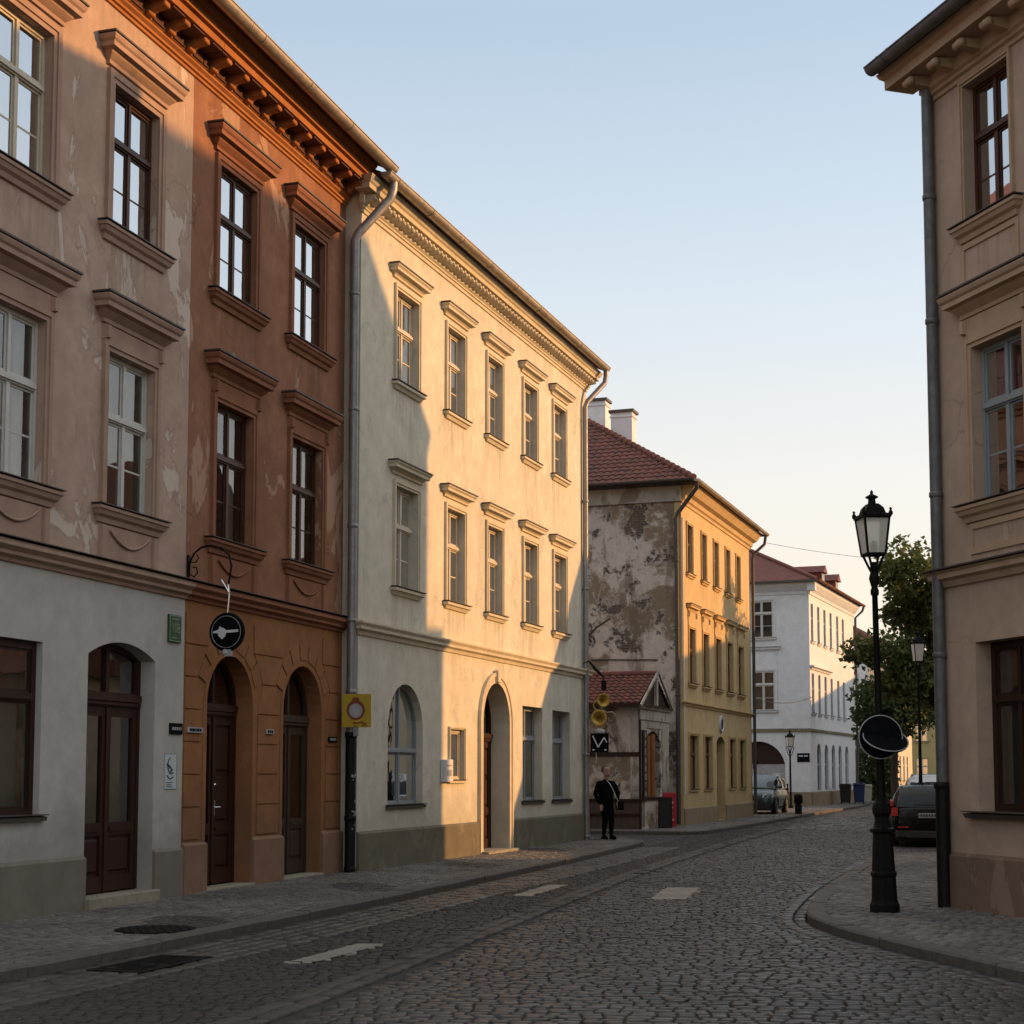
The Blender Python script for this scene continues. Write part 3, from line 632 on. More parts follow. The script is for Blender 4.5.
# downpipes: zinc above, black cast iron below
px, pp_ = -.12, -.06
pp = downpipe(yh, [(.22,-.50,GZ-.06),(.20,-.50,GZ-.22),(.17,-.46,GZ-.38),(px+.03,-pp_-.05,GZ-1.02),(px,-pp_,GZ-1.16),(px,-pp_,2.4)], .078, joints=[(px,-pp_,z_) for z_ in (9.9,7.9,5.9,4.3,3.1)])
b = MB(); b.tube([(px,-pp_,2.42),(px,-pp_,.10)], .088, 12)
for z_ in (2.38,1.0,.16): b.lathe([(.088,-.05),(.102,-.04),(.102,.04),(.088,.05)], 12, (px,-pp_,z_))
bp = b.build('downpipe_foot', M['blackpipe'], yh)
b = MB()
for k in range(16):
    z_ = rnd.uniform(.75,2.15); a = rnd.uniform(-.7,.7); r_ = .0905; s_ = rnd.uniform(.008,.03)
    q = [(px+r_*math.sin(a+d), -pp_-r_*math.cos(a+d), z_+e) for d, e in ((-s_/.09,-s_*.5),(s_/.09,-s_),(s_/.09,s_*.7),(-s_/.09,s_))]
    b.add(q, [(0,1,2,3)])
b.build('sticker', M['signgrey'], bp)
xr = YE-.02; downpipe(yh, [(xr+.12,-.50,GZ-.06),(xr+.12,-.50,GZ-.22),(xr+.10,-.47,GZ-.40),(xr-.34,-.14,GZ-.95),(xr-.38,-.09,GZ-1.1),(xr-.38,-.09,.12)], .066, joints=[(xr-.38,-.09,z_) for z_ in (8.5,6.3,4.3,2.2,.2)])
b = MB(); b.box(13.35*K,13.5*K,-.09,0,yk(1.98),yk(2.2)); b.build('junction_box', M['plastic'], yh)

# ---------------- ochre house with the derelict end wall
oh = thing('townhouse', 'ochre townhouse with a bare stained end wall, red tiled hipped roof and two chimneys', 'house', (OC_O[0],OC_O[1],0), ang(OC_D), 'houses further down the street')
OE = 11.58; OD = 10.4
ox = [(.72,1.50),(2.90,3.60),(4.86,5.58),(6.88,7.60),(8.82,9.52)]; om = [(.90,1.75),(2.98,3.80),(5.0,5.85),(6.98,7.92),(8.98,9.98)]
og = [(.80,2.05),(3.05,4.22),None,(7.22,8.28),(9.07,10.20)]; holes = []; rv = []
for a, c in ox: holes.append(arch(a,c,8.18,9.80,0)); rv.append(.18)
for a, c in om: holes.append(arch(a,c,4.62,6.42,0)); rv.append(.18)
for g in og:
    if g: holes.append(arch(*g,1.20,2.96,0)); rv.append(.18)
OD_ = (5.08,6.48); holes.append(arch(*OD_,.12,2.82,.2)); rv.append(.4)
w = MB(); wall_front(w, 0, OE, 0, 10.9, holes, rv); w.add([(OE,0,0),(OE,OD,0),(OE,OD,10.9),(OE,0,10.9)], [(0,1,2,3)]); w.add([(0,OD,0),(OE,OD,0),(OE,OD,10.9),(0,OD,10.9)], [(0,1,2,3)]); w.build('wall', M['ochre'], oh)
w = MB(); w.add([(0,0,0),(0,OD,0),(0,OD,10.42),(0,0,10.42)], [(0,3,2,1)]); w.build('end_wall', M['derelict'], oh)
w = MB(); w.box(-.10, .0, -.02, OD, 10.42, 10.92); w.build('end_frieze', M['dirty'], oh)
w = MB(); w.box(-.006, -.002, .0, .22, 0, 10.42); w.build('corner_strip', M['ochretrim'], oh)
for a, c in ox: window(oh, a, c, 8.18, 9.80, .14, M['ochrewood'], surround=.09, sill=SILLS, trim=M['ochretrim'], transom=.62, sx=.04, curtain='full', gm=M['glassdim'])
for a, c in om: window(oh, a, c, 4.62, 6.42, .14, M['ochrewood'], surround=.10, sill=SILLS, hood=HOODS, hoodz=6.98, trim=M['ochretrim'], transom=.62, sx=.04, curtain='full', gm=M['glassdim'])
for g in og:
    if g: window(oh, *g, 1.20, 2.96, .14, M['ochrewood'], surround=.10, sill=SM, trim=M['ochretrim'], transom=.66, sx=.02, curtain='full', gm=M['glassdim'])
panel_door(oh, *OD_, .14, 2.82, .2, .34, M['ochrewood'], 2.5, glazed=False, metal=False)
plinth(oh, [(0,OD_[0]-.01),(OD_[1]+.01,OE)], 0, .66, M['ochrebase'], .05)
b = MB(); b.sweep([(0,3.88),(.04,3.89),(.06,3.95),(.12,3.98),(.12,4.03),(0,4.06)], 0, OE); b.build('string_course', M['ochretrim'], oh)
b = MB(); b.sweep([(0,10.36),(.04,10.37),(.06,10.46),(.12,10.50),(.16,10.62),(.30,10.68),(.46,10.90),(.50,10.94),(0,10.96)], 0, OE, ret=False); b.build('cornice', M['ochretrim'], oh)
b = MB(); b.lathe([(0,-.04),(.26,-.04),(.30,-.03),(.30,0)], 20, (5.78,0,3.46), 'y'); b.tube([(5.78+.27*math.cos(t*.3142),-.045,3.46+.27*math.sin(t*.3142)) for t in range(21)], .03, 6); cr = b.build('crest', M['signwhite'], oh)
b = MB(); b.tube([(5.66,-.05,3.6),(5.66,-.05,3.34),(5.74,-.05,3.28),(5.80,-.05,3.34)], .022, 6); b.tube([(5.78,-.05,3.62),(5.84,-.05,3.3),(5.90,-.05,3.6)], .022, 6); b.build('crest_relief', M['ink'], cr)
TP = math.tan(R(33)); ov = .55; ze = 10.98; rz = ze+TP*(OD/2+ov); e0 = -ov; hl = OD/2+ov
C1 = Vector((e0,-ov,ze)); RG0 = Vector((e0+hl,OD/2,rz))
nh = Vector((1,-1,0)).normalized()
tile_slope('roof', oh, M['tile'], [(e0,OD+ov,ze),(e0,-ov,ze),(e0+hl,OD/2,rz),(e0+hl,OD/2,rz)], clip=[((e0,-ov,ze), nh), ((e0,OD+ov,ze), Vector((1,1,0)).normalized())])
tile_slope('roof', oh, M['tile'], [(e0,-ov,ze),(OE+ov,-ov,ze),(OE+ov,OD/2,rz),(e0,OD/2,rz)], clip=[((e0,-ov,ze), -nh)])
b = MB(); b.add([(e0,OD+ov,ze),(OE+ov,OD+ov,ze),(OE+ov,OD/2,rz),(e0+hl,OD/2,rz)], [(3,2,1,0)]); b.add([(OE+ov,-ov,ze),(OE+ov,OD+ov,ze),(OE+ov,OD/2,rz)], [(0,1,2)]); b.add([(e0,-ov,ze-.03),(OE+ov,-ov,ze-.03),(OE+ov,OD+ov,ze-.03),(e0,OD+ov,ze-.03)], [(0,3,2,1)]); b.build('roof_back', M['tile'], oh)
b = MB()
for k in range(26):
    p0 = C1.lerp(RG0, k/26); p1 = C1.lerp(RG0, (k+1.15)/26); b.tube([p0+Vector((0,0,.09)), p1+Vector((0,0,.06))], [.11,.085], 8)
for k in range(20):
    b.tube([(RG0.x+k*.33,OD/2,rz+.06),(RG0.x+k*.33+.37,OD/2,rz+.04)], [.11,.09], 8)
b.build('ridge_tiles', M['tile'], oh)
gutter(oh, -.55, OE+.5, .62, 11.02)
# end-wall gutter, running across the end wall
b = MB(); n = 9; vs = []
for x in (-.55, OD+.5): vs += [(-.64-.085*math.cos(math.pi*i/8), x, 11.02-.085*math.sin(math.pi*i/8)) for i in range(n)]
b.add(vs, [(i,i+1,n+i+1,n+i) for i in range(n-1)], True); b.add([(-.55,-.5,10.93),(-.55,OD,10.93),(-.10,OD,10.93),(-.10,-.5,10.93)], [(0,1,2,3)]); b.build('end_gutter', M['sheet'], oh)
downpipe(oh, [(-.42,-.62,10.94),(-.40,-.60,10.75),(-.30,-.44,10.6),(-.10,.10,10.0),(-.10,.14,9.85),(-.10,.14,.15)], .07, M['sheet'], joints=[(-.10,.14,z_) for z_ in (8.5,6.3,4.2,2.0)])
b = MB(); b.tube([(.05,-.03,9.9),(.05,-.03,1.1)], .022, 6); b.build('cable', M['signwhite'], oh)
downpipe(oh, [(OE+.25,-.60,10.92),(OE+.22,-.55,10.6),(OE+.02,-.16,10.2),(OE+.0,-.12,10.0),(OE+.0,-.12,.2)], .06, M['sheet'])
for (x, y, zt, sx, sy) in ((6.35, 3.60, 15.0, .62, .80), (7.4, 4.85, 15.75, .62, .70)):
    b = MB(); b.box(x-sx/2,x+sx/2,y-sy/2,y+sy/2,12.5,zt-.12); b.box(x-sx/2-.035,x+sx/2+.035,y-sy/2-.035,y+sy/2+.035,zt-.30,zt-.24); c_ = b.build('chimney', M['white'], oh)
    b = MB(); b.box(x-sx/2-.07,x+sx/2+.07,y-sy/2-.07,y+sy/2+.07,zt-.12,zt-.02); b.build('cap', M['sheet'], c_)

# ---------------- low shop house in front of the end wall (local x = along street, y = into the block)
ah = thing('shop_house', 'small low shop with red tiled roof and flaking wall below the bare end wall', 'shop', (OC_O[0]-.28*OC_D[1],OC_O[1]+.28*OC_D[0],0), ang(OC_D))
A0, A1, AE = -4.30, -.85, 3.72
sh = arch(-3.62,-1.95,1.0,2.72,.28)
w = MB(); wall_front(w, A0, A1, 0, AE, [sh], [.35]); w.add([(A0,0,0),(A0,9,0),(A0,9,AE),(A0,0,AE)], [(0,3,2,1)]); w.add([(A1,0,0),(A1,9,0),(A1,9,AE),(A1,0,AE)], [(0,1,2,3)]); w.build('wall', M['derelict'], ah)
w = MB(); w.box(A0-.012, A0-.002, -.01, .30, .2, AE); w.box(A0,A0+.42,-.02,0,.2,AE); w.box(-1.7,A1,-.02,0,.2,AE); w.box(A0+.42,-1.7,-.02,0,3.08,AE); w.build('street_facing', M['dirty'], ah)
zr_ = 4.68; am = (A0+A1)/2
for nm, c4 in (('roof', [(A0-.35,9,AE+.02),(A0-.35,-.05,AE+.02),(am,-.05,zr_),(am,9,zr_)]), ('roof', [(A1+.1,-.05,AE+.02),(A1+.1,9,AE+.02),(am,9,zr_),(am,-.05,zr_)])): tile_slope(nm, ah, M['tile'], c4, .20, .25)
b = MB(); b.tube([(am,k*.4-.1,zr_+.06) for k in range(24)], .1, 8); b.build('ridge_tiles', M['tile'], ah)
b = MB(); b.add([(A0-.05,0,AE),(A1,0,AE),(am,0,zr_-.02)], [(0,1,2)]); b.build('gable', M['darkbrown'], ah)
b = MB()
def plank(p, q, wd, y0, y1):
    p = Vector(p); q = Vector(q); n_ = Vector((-(q-p).y, (q-p).x)).normalized()*wd/2
    b.prism([p-n_, q-n_, q+n_, p+n_], y0, y1)
plank((A0-.4,AE-.02),(am,zr_+.12),.075,-.16,-.10); plank((am,zr_+.12),(A1+.15,AE-.02),.075,-.16,-.10); b.box(am-.10,am+.10,-.10,-.01,AE+.05,zr_-.1); b.build('bargeboard', M['dirty'], ah)
b = MB(); b.sweep([(0,AE-.42),(.05,AE-.41),(.05,AE-.12),(.10,AE-.10),(.14,AE-.02),(0,AE)], A0, A1); b.build('entablature', M['dirty'], ah)
b = MB(); b.box(A0-.03,A1,-.155,-.142,AE-.03,AE+.02); b.build('entablature_flashing', M['darkbrown'], ah)
window(ah, -3.62,-1.95,1.0,2.72, .22, M['darkbrown'], rise=.28, transom=.8, cols=2, bars=0, sill=SM, trim=M['darkbrown'], gm=M['glassdim'], curtain=None)
b = MB(); b.tube([(-3.05,-.03,1.05),(-3.05,-.03,2.9)], .10, 8); b.box(-3.5,-3.2,-.02,.16,1.05,2.85); b.build('window_post', wood('orange_post_wood',(.30,.12,.045)), ah)
sb = MB(); sb.box(-4.22,-3.80,-.08,-.02,.95,3.0); so = sb.build('letter_board', M['darkbrown'], ah)
for i, ch in enumerate('VYEAROTA'): text_mesh(ch, .24, 'letter', M['signwhite'], so, Matrix.Translation((-4.0,-.084,2.85-.245*i)) @ UP)
b = MB(); b.box(A0-.03,A0,.0,8,2.24,2.36); b.box(A0-.03,A0,1.95,2.12,1.0,2.24); b.box(A0-.05,A0,.0,8,.92,1.0); b.box(A0-.05,A0,.0,8,.50,.58); b.box(A0-.03,A0,-.03,.04,0,3.6); b.build('wall_timber', M['darkbrown'], ah)
b = MB(); b.box(A0-.02,A0,.04,8,.1,.92); b.build('base_boarding', wood('grey_brown_boards',(.085,.055,.045),.8), ah)
b = MB(); b.box(A0-.38,A0-.30,-.05,9,AE-.06,AE+.04); b.build('eaves_board', M['darkbrown'], ah)

# ---------------- white house
wh = thing('townhouse', 'white townhouse with a dull red roof and dormers, end wall with a wide arched gateway', 'house', (WH_O[0],WH_O[1],0), ang(WH_D), 'houses further down the street')
WE = 13.0; WD = 11.0; WT = 11.3
wxx = [(.45,1.08),(2.15,2.78),(3.85,4.48),(5.6,6.23),(7.55,8.2),(9.3,9.95)]; holes = []; rv = []
for a, c in wxx: holes += [arch(a,c,8.38,10.32,0), arch(a,c,4.75,6.78,0)]; rv += [.15,.15]
wa = [(1.5,2.6),(3.6,4.6),(5.6,6.6),(7.6,8.6),(9.65,10.7)]
for a, c in wa: holes.append(arch(a,c,.85,2.75,.5)); rv.append(.2)
w = MB(); wall_front(w, 0, WE, 0, WT, holes, rv); w.add([(WE,0,0),(WE,WD,0),(WE,WD,WT),(WE,0,WT)], [(0,1,2,3)]); w.add([(0,WD,0),(WE,WD,0),(WE,WD,WT),(0,WD,WT)], [(0,1,2,3)])
# end wall: built facing -y, then turned so that it runs from the corner back along local y
i0 = len(w.v); eh = [arch(-3.02,-1.82,8.56,10.50,0), arch(-2.95,-1.78,4.87,6.90,0), arch(-4.1,-1.32,.12,2.2,1.15)]
wall_front(w, -WD, 0, 0, WT, eh, [.12,.12,.5]); w.xform(Matrix.Rotation(R(-90), 4, 'Z'), i0)
w.build('wall', M['white'], wh)
for a, c in wxx:
    window(wh, a, c, 8.38, 10.32, .12, M['greywood'], sill=SILLS, trim=M['white'], sx=.03, curtain='full'); window(wh, a, c, 4.75, 6.78, .12, M['greywood'], sill=SILLS, trim=M['white'], sx=.03, curtain='full')
for a, c in wa: window(wh, a, c, .85, 2.75, .16, M['greywood'], rise=.5, transom=.7, trim=M['white'], curtain='full')
RZ = Matrix.Rotation(R(-90), 4, 'Z')
def turned(f):
    f.matrix_local = RZ.copy(); return f
turned(window(wh, -3.02,-1.82,8.56,10.50, .05, M['whitewood'], surround=.10, sill=SILLS, trim=M['white'], sx=.05, transom=.66, bars=1, curtain='full', gm=M['glassflat'])); turned(window(wh, -2.95,-1.78,4.87,6.90, .05, M['whitewood'], surround=.12, sill=SILLS, hood=HOODS, hoodz=7.9, trim=M['white'], sx=.05, transom=.66, bars=1, curtain='full', gm=M['glassflat']))
b = MB(); b.prism(arch(-4.1,-1.32,2.2,2.21,1.14), .40, .44); turned(b.build('gate_tympanum', M['darkbrown'], wh)); b = MB(); b.box(-4.1,-1.32,.42,.5,.12,2.2); b.box(-2.73,-2.69,.40,.42,.12,2.2); turned(b.build('gate', M['signgrey'], wh))
b = MB(); b.tube([(-3.0,.36,1.95),(-3.0,.36,2.4)], .05, 6); b.tube([(-3.0,.36,2.1),(-2.8,.36,2.35)], .03, 6); turned(b.build('gate_bolt', M['iron'], wh))
for (a, c, t) in ((-WD,-4.15,0),(-1.28,0,0)):
    b = MB(); b.box(a, c, -.05, 0, 0, .80); turned(b.build('plinth', M['whitebase'], wh))
plinth(wh, [(0,WE)], 0, .82, M['whitebase'])
b = MB(); b.box(-WD,0,-.08,0,3.82,3.98); turned(b.build('string_course', M['creambase'], wh)); b = MB(); b.sweep([(0,3.82),(.08,3.83),(.10,3.94),(0,3.98)], 0, WE); b.build('string_course', M['creambase'], wh)
b = MB(); b.sweep([(0,6.95),(.06,6.96),(.10,7.05),(.22,7.08),(.22,7.16),(0,7.2)], .2, 5.2); b.build('ledge', M['white'], wh)
CW = [(0,10.75),(.05,10.76),(.08,10.9),(.18,11.0),(.35,11.2),(.40,11.35),(0,11.36)]
b = MB(); b.sweep(CW, 0, WE, ret=False); b.build('cornice', M['white'], wh); b = MB(); b.sweep(CW, -WD, 0, ret=False); turned(b.build('cornice', M['white'], wh))
b = MB(); b.box(-.40,0,-.40,0,10.9,11.355); b.build('cornice_corner', M['white'], wh)
ze = 11.4; ov = .5; hl = WD/2+ov; rz = ze+math.tan(R(27))*hl; e0 = -ov
b = MB(); b.add([(e0,WD+ov,ze),(e0,-ov,ze),(e0+hl,WD/2,rz),(WE+ov,-ov,ze),(WE+ov,WD+ov,ze),(WE+ov-hl,WD/2,rz)], [(0,1,2),(1,3,5,2),(3,4,5),(4,0,2,5),(0,4,3,1)]); b.build('roof', M['tiledark'], wh)
b = MB()
for p0, p1 in (((e0,-ov,ze),(e0+hl,WD/2,rz)), ((e0+hl,WD/2,rz),(WE+ov-hl,WD/2,rz))): b.tube([Vector(p0)+Vector((0,0,.05)), Vector(p1)+Vector((0,0,.05))], .1, 6)
b.build('ridge_tiles', M['tiledark'], wh)
gutter(wh, -.5, WE+.5, .58, 11.44, .09, m=M['tile'])
b = MB(); b.box(-.62,-.50,-.55,WD,11.32,11.42); b.build('end_gutter', M['sheet'], wh)
for xd in (4.2, 8.2):
    b = MB(); b.box(xd-.45,xd+.45,.05,.85,11.5,12.35); dm = b.build('dormer', M['tile'], wh)
    b = MB(); b.add([(xd-.6,-.1,12.3),(xd+.6,-.1,12.3),(xd+.6,1.2,12.3),(xd-.6,1.2,12.3),(xd,-.1,12.7),(xd,1.8,12.7)], [(0,1,4),(1,2,5,4),(0,4,5,3),(0,3,2,1)]); b.build('dormer_roof', M['tiledark'], dm)
    b = MB(); b.box(xd-.3,xd+.3,.03,.045,11.7,12.25); b.build('dormer_window', M['greywood'], dm)
downpipe(wh, [(WE+.3,-.58,11.36),(WE+.25,-.5,11.1),(WE+.06,-.12,10.7),(WE+.05,-.1,.2)], .07, M['sheet'])
sg = MB(); sg.box(-.70,-.08,-.03,-.002,2.30,2.74); sgo = sg.build('street_plate', M['signblack'], None); tag(sgo, 'dark rectangular street plate on the shaded end wall of the white house', 'sign')
sgo.location = (WH_O[0],WH_O[1],0); sgo.rotation_euler = (0,0,ang(WH_D)-R(90))
b = MB()
for x0_, x1_ in ((-.62,-.40),(-.36,-.16)): b.box(x0_, x1_, -.034, -.03, 2.57, 2.63)
b.build('lettering', M['signwhite'], sgo)

# ---------------- tan corner house on the right
th = thing('corner_house', 'tan corner townhouse with bracketed eaves and a brown stone base, at the right edge', 'house', (TN_O[0],TN_O[1],0), ang(TN_D))
TX = [(.72,1.64),(3.1,4.02),(5.5,6.42)]; TL = 9.5; TD = 10.0; holes = []; rv = []
TM = [(.76,1.78),(3.1,4.12),(5.5,6.52)]; TG = [(.67,2.35),(3.4,5.1),(6.2,7.9)]
for a, c in TX: holes.append(arch(a,c,8.40,10.16,0)); rv.append(.2)
for a, c in TM: holes.append(arch(a,c,4.95,6.88,0)); rv.append(.2)
for a, c in TG: holes.append(arch(a,c,1.27,3.31,0)); rv.append(.3)
w = MB(); wall_front(w, 0, TL, 0, 10.9, holes, rv); shell(w, 0, TL, 0, 10.9, TD, 0); w.build('wall', M['tan'], th)
for a, c in TX: window(th, a, c, 8.40, 10.16, .17, M['brown'], surround=.07, sill=SILL, trim=M['tantrim'], transom=.62, sx=.08)
for a, c in TM: window(th, a, c, 4.95, 6.88, .17, M['greywood'], surround=.12, sill=SILL, hood=HOOD, hoodz=7.25, trim=M['tantrim'], transom=.62)
for (a, c), z0 in [(q, 8.40) for q in TX]+[(q, 4.95) for q in TM]:
    b = MB(); b.ring([(a-.12,z0-.95 if z0 > 6 else z0-.58),(c+.12,z0-.95 if z0 > 6 else z0-.58),(c+.12,z0-.21),(a-.12,z0-.21)], [(a-.06,z0-.87 if z0 > 6 else z0-.50),(c+.06,z0-.87 if z0 > 6 else z0-.50),(c+.06,z0-.28),(a-.06,z0-.28)], -.02, 0); b.build('apron_panel', M['tantrim'], th)
for a, c in TG: window(th, a, c, 1.27, 3.31, .26, M['darkbrown'], transom=.66, cols=3, bars=0, sill=[(0,-.06),(.10,-.055),(.12,0),(0,.012)], trim=M['sheet'], gm=M['glassdim'], curtain='full', fw=.085, sx=.05)
plinth(th, [(-.02,TL)], 0, .79, M['tanbase'], .06)
b = MB(); b.sweep([(0,4.02),(.04,4.03),(.07,4.10),(.13,4.13),(.13,4.19),(.17,4.22),(0,4.25)], 0, TL); b.build('string_course', M['tantrim'], th)
b = MB(); b.box(-.19,TL,-.19,0,4.235,4.255); b.build('string_flashing', M['sheet'], th)
z = 10.24; b = MB(); b.sweep([(0,z),(.03,z+.01),(.03,z+.06),(.07,z+.08),(.07,z+.12),(.11,z+.15),(.11,z+.30),(.42,z+.305),(.42,z+.42),(.47,z+.46),(.50,z+.52),(0,z+.54)], 0, TL); b.build('cornice', M['tantrim'], th)
x = .06
while x < TL:
    k = MB(); k.taperbox(x-.08,x+.08,-.38,-.11,z+.16,z+.304,.03); k.lathe([(0,-.09),(.05,-.08),(.05,.08),(0,.09)], 8, (x,-.36,z+.22), 'x'); k.build('bracket', M['tantrim'], th); x += .56
gutter(th, -.45, TL, .60, 10.82, .10, m=M['zincdark'])
TPH = math.tan(R(32.5)); ov = .62; ze = 10.84; rz = ze+TPH*(TD/2+ov)
tile_slope('roof', th, M['tiledark'], [(-.42,-ov+.06,ze),(TL,-ov+.06,ze),(TL,TD/2,rz),(-.42,TD/2,rz)], .24, .34)
b = MB(); b.add([(-.55,TD+ov,ze),(TL,TD+ov,ze),(TL,TD/2,rz),(-.55,TD/2,rz)], [(3,2,1,0)]); b.add([(-.55,-ov,ze),(-.55,TD+ov,ze),(-.55,TD/2,rz)], [(0,2,1)]); b.add([(TL,-ov,ze),(TL,TD+ov,ze),(TL,TD/2,rz)], [(0,1,2)]); b.add([(-.55,-ov,ze-.02),(TL,-ov,ze-.02),(TL,TD+ov,ze-.02),(-.55,TD+ov,ze-.02)], [(0,3,2,1)]); b.build('roof_back', M['tiledark'], th)
downpipe(th, [(.03,-.085,10.5),(.03,-.085,1.2)], .072, M['zincdark'], joints=[(.03,-.085,z_) for z_ in (9.0,7.4,5.2,3.2,1.6)])
b = MB(); b.tube([(.03,-.09,1.62),(.03,-.09,.10)], .085, 12); b.lathe([(.085,-.04),(.095,-.03),(.095,.03),(.085,.04)], 12, (.03,-.10,1.6)); b.build('downpipe_foot', M['blackpipe'], th)

# ---------------- unseen houses across the street, invented and shaped to cast the long shadows
def far_house(name, label, loc, a, L, D, ze, pitch, wm, rm, hip=True, group=None, wins=None, inset=None, o=.4):
    t = thing(name, label, 'house', (loc[0],loc[1],0), a, group); holes = []; rv = []
    for (x0,x1,z0,z1) in wins or []: holes.append(arch(x0,x1,z0,z1,0)); rv.append(.15)
    w = MB(); wall_front(w, 0, L, 0, ze, holes, rv); shell(w, 0, L, 0, ze, D, 0); w.build('wall', wm, t)
    for q in wins or []: window(t, *q, .12, M['whitewood'], sill=SILLS, trim=wm, sx=.02, curtain='full')
    h = D/2+o; rz = ze+math.tan(pitch)*h; i = (inset or h) if hip else 0
    b = MB(); b.add([(-o,-o,ze),(L+o,-o,ze),(L+o,D+o,ze),(-o,D+o,ze),(-o+i,D/2,rz),(L+o-i,D/2,rz)], [(0,1,5,4),(1,2,5),(2,3,4,5),(3,0,4),(0,3,2,1)]); b.build('roof', rm, t)
    return t
dS = (.994, .107)
far_house('townhouse', 'tan townhouse across the street, unseen behind the corner house, added to cast shadow', (18.0,31.85), R(-90), 17.7, 8.0, 13.0, R(45), M['tan'], M['tiledark'], group='unseen houses across the street', inset=2.35, o=.15)
b = MB(); b.box(-.80,-.003,.4,6.5,0,9.45); b.build('shadow_wing', M['tan'], bpy.data.objects['townhouse.005'] if False else [o for o in bpy.data.objects if o.get('label','').startswith('tan townhouse across')][0])  # unseen wing added to step the shadow edge on the cream house
b = MB(); b.box(16.5,16.8,31.95,36.3,-.05,3.85); b.box(16.4,16.9,31.95,36.3,3.85,3.97); tag(b.build('shade_wall', M['farwall']), 'tall unseen wall between two houses across the street, added to shade the kerb', 'wall')  # unseen wall added to block low sun from the kerb and road
far_house('townhouse', 'unseen steep gabled house across the side street, added to cast shadow', (15.5,36.4), R(0), 9, 11.5, 4.6, R(50), M['farwall'], M['tile'], hip=False, group='unseen houses across the street')
far_house('townhouse', 'unseen low house row across the street further on, added to cast shadow', (20.3,66.0), R(-72), 20.5, 7.0, 8.6, R(33), M['farwall'], M['tile'], group='unseen houses across the street', inset=.6)
far_house('townhouse', 'unseen last house across the street, added to shade the white house', (28.0,96.0), R(-72), 20, 7.0, 7.9, R(33), M['farwall'], M['tile'], group='unseen houses across the street')
# houses at the far end of the street
far_house('townhouse', 'distant white house with a red hipped roof just past the white townhouse', (19.4,107), R(5), 4.6, 8, 10.5, R(24), M['white'], M['tile'], group='houses at the end of the street', wins=[(2.9,3.9,6.6,8.4)])
far_house('townhouse', 'distant cream house catching the sun behind the street tree', (26.4,112), ang((.33,.94)), 16, 9, 10.6, R(30), M['farwall'], M['tile'], group='houses at the end of the street', wins=[(1+2.6*i,2.1+2.6*i,z_,z_+1.8) for i in range(5) for z_ in (1.2,4.6,7.8)])
far_house('townhouse', 'distant yellow house closing the street behind the parked cars', (31.0,136), R(-6), 12, 9, 9.5, R(30), M['faryellow'], M['tile'], group='houses at the end of the street', wins=[(1+2.2*i,2.0+2.2*i,z_,z_+1.8) for i in range(4) for z_ in (1.2,4.4)])

# ------------------------------------------------------------------ ground, road, pavements
def struct(o): return tag(o, kind='structure')
b = MB(); b.add([(-400,-200,-.05),(400,-200,-.05),(400,900,-.05),(-400,900,-.05)], [(0,1,2,3)]); struct(b.build('ground', M['earth']))
KL = [(-9.2,0.0),(-5.55,9.6),(-4.24,13.45),(-2.84,17.56),(-.2,26.5),(1.55,32.6),(2.45,35.9),(3.05,38.1),(3.22,39.2),(3.0,40.2),(2.2,41.2),(.4,42.2),(-6,44.4)]
KO = [(-6,49.2),(2.2,46.2),(4.3,45.3),(4.95,45.25),(5.4,45.7),(6.3,48.0),(8.6,54.6),(11.3,62.9),(13.8,70.4),(16.5,78),(19.7,88.3),(22.5,97),(27,111)]
KR = [(6.6,4.0),(4.75,11.2),(4.24,13.45),(3.80,15.4),(3.45,17.4),(3.40,18.5),(3.55,19.6),(4.05,21.6),(4.77,24.3),(6.0,28.2),(7.1,31.6),(7.6,32.6),(8.4,33.3),(10,33.8),(30,34.6)]
K2 = [(30,36.2),(13,35.9),(11.9,36.1),(11.5,36.8),(11.7,39),(12.6,44),(13.6,52),(14.7,60),(17.2,72),(21.3,88),(27,104),(31,116)]
road_poly = KL + KO + [(31,120)] + K2[::-1] + KR[::-1]
def flat(name, poly, z, m, kind='structure'):
    vs = [Vector(p) for p in poly]; n = len(vs); v2, _, f2, *_ = delaunay_2d_cdt(vs, [(i,(i+1)%n) for i in range(n)], [], 0, 1e-5); fs = []
    for f in f2:
        c = sum((v2[i] for i in f), Vector((0,0)))/3
        if inpoly(c, poly): fs.append(tuple(f) if (v2[f[1]]-v2[f[0]]).cross(v2[f[2]]-v2[f[0]]) > 0 else tuple(f[::-1]))
    b = MB(); b.add([(p.x,p.y,z) for p in v2], fs); return tag(b.build(name, m), kind=kind)
flat('road_bed', road_poly, -.012, M['joint'])
def off(poly, d):
    out = []
    for i, p in enumerate(poly):
        a = Vector(poly[max(0,i-1)]); c = Vector(poly[min(len(poly)-1,i+1)]); t = (c-a).normalized(); out.append((p[0]-t.y*d, p[1]+t.x*d))
    return out
def smooth(poly, it=2):
    for _ in range(it):
        q = [poly[0]]
        for a, c in zip(poly, poly[1:]): q += [(a[0]*.75+c[0]*.25, a[1]*.75+c[1]*.25), (a[0]*.25+c[0]*.75, a[1]*.25+c[1]*.75)]
        poly = q+[poly[-1]]
    return poly
pavs = []
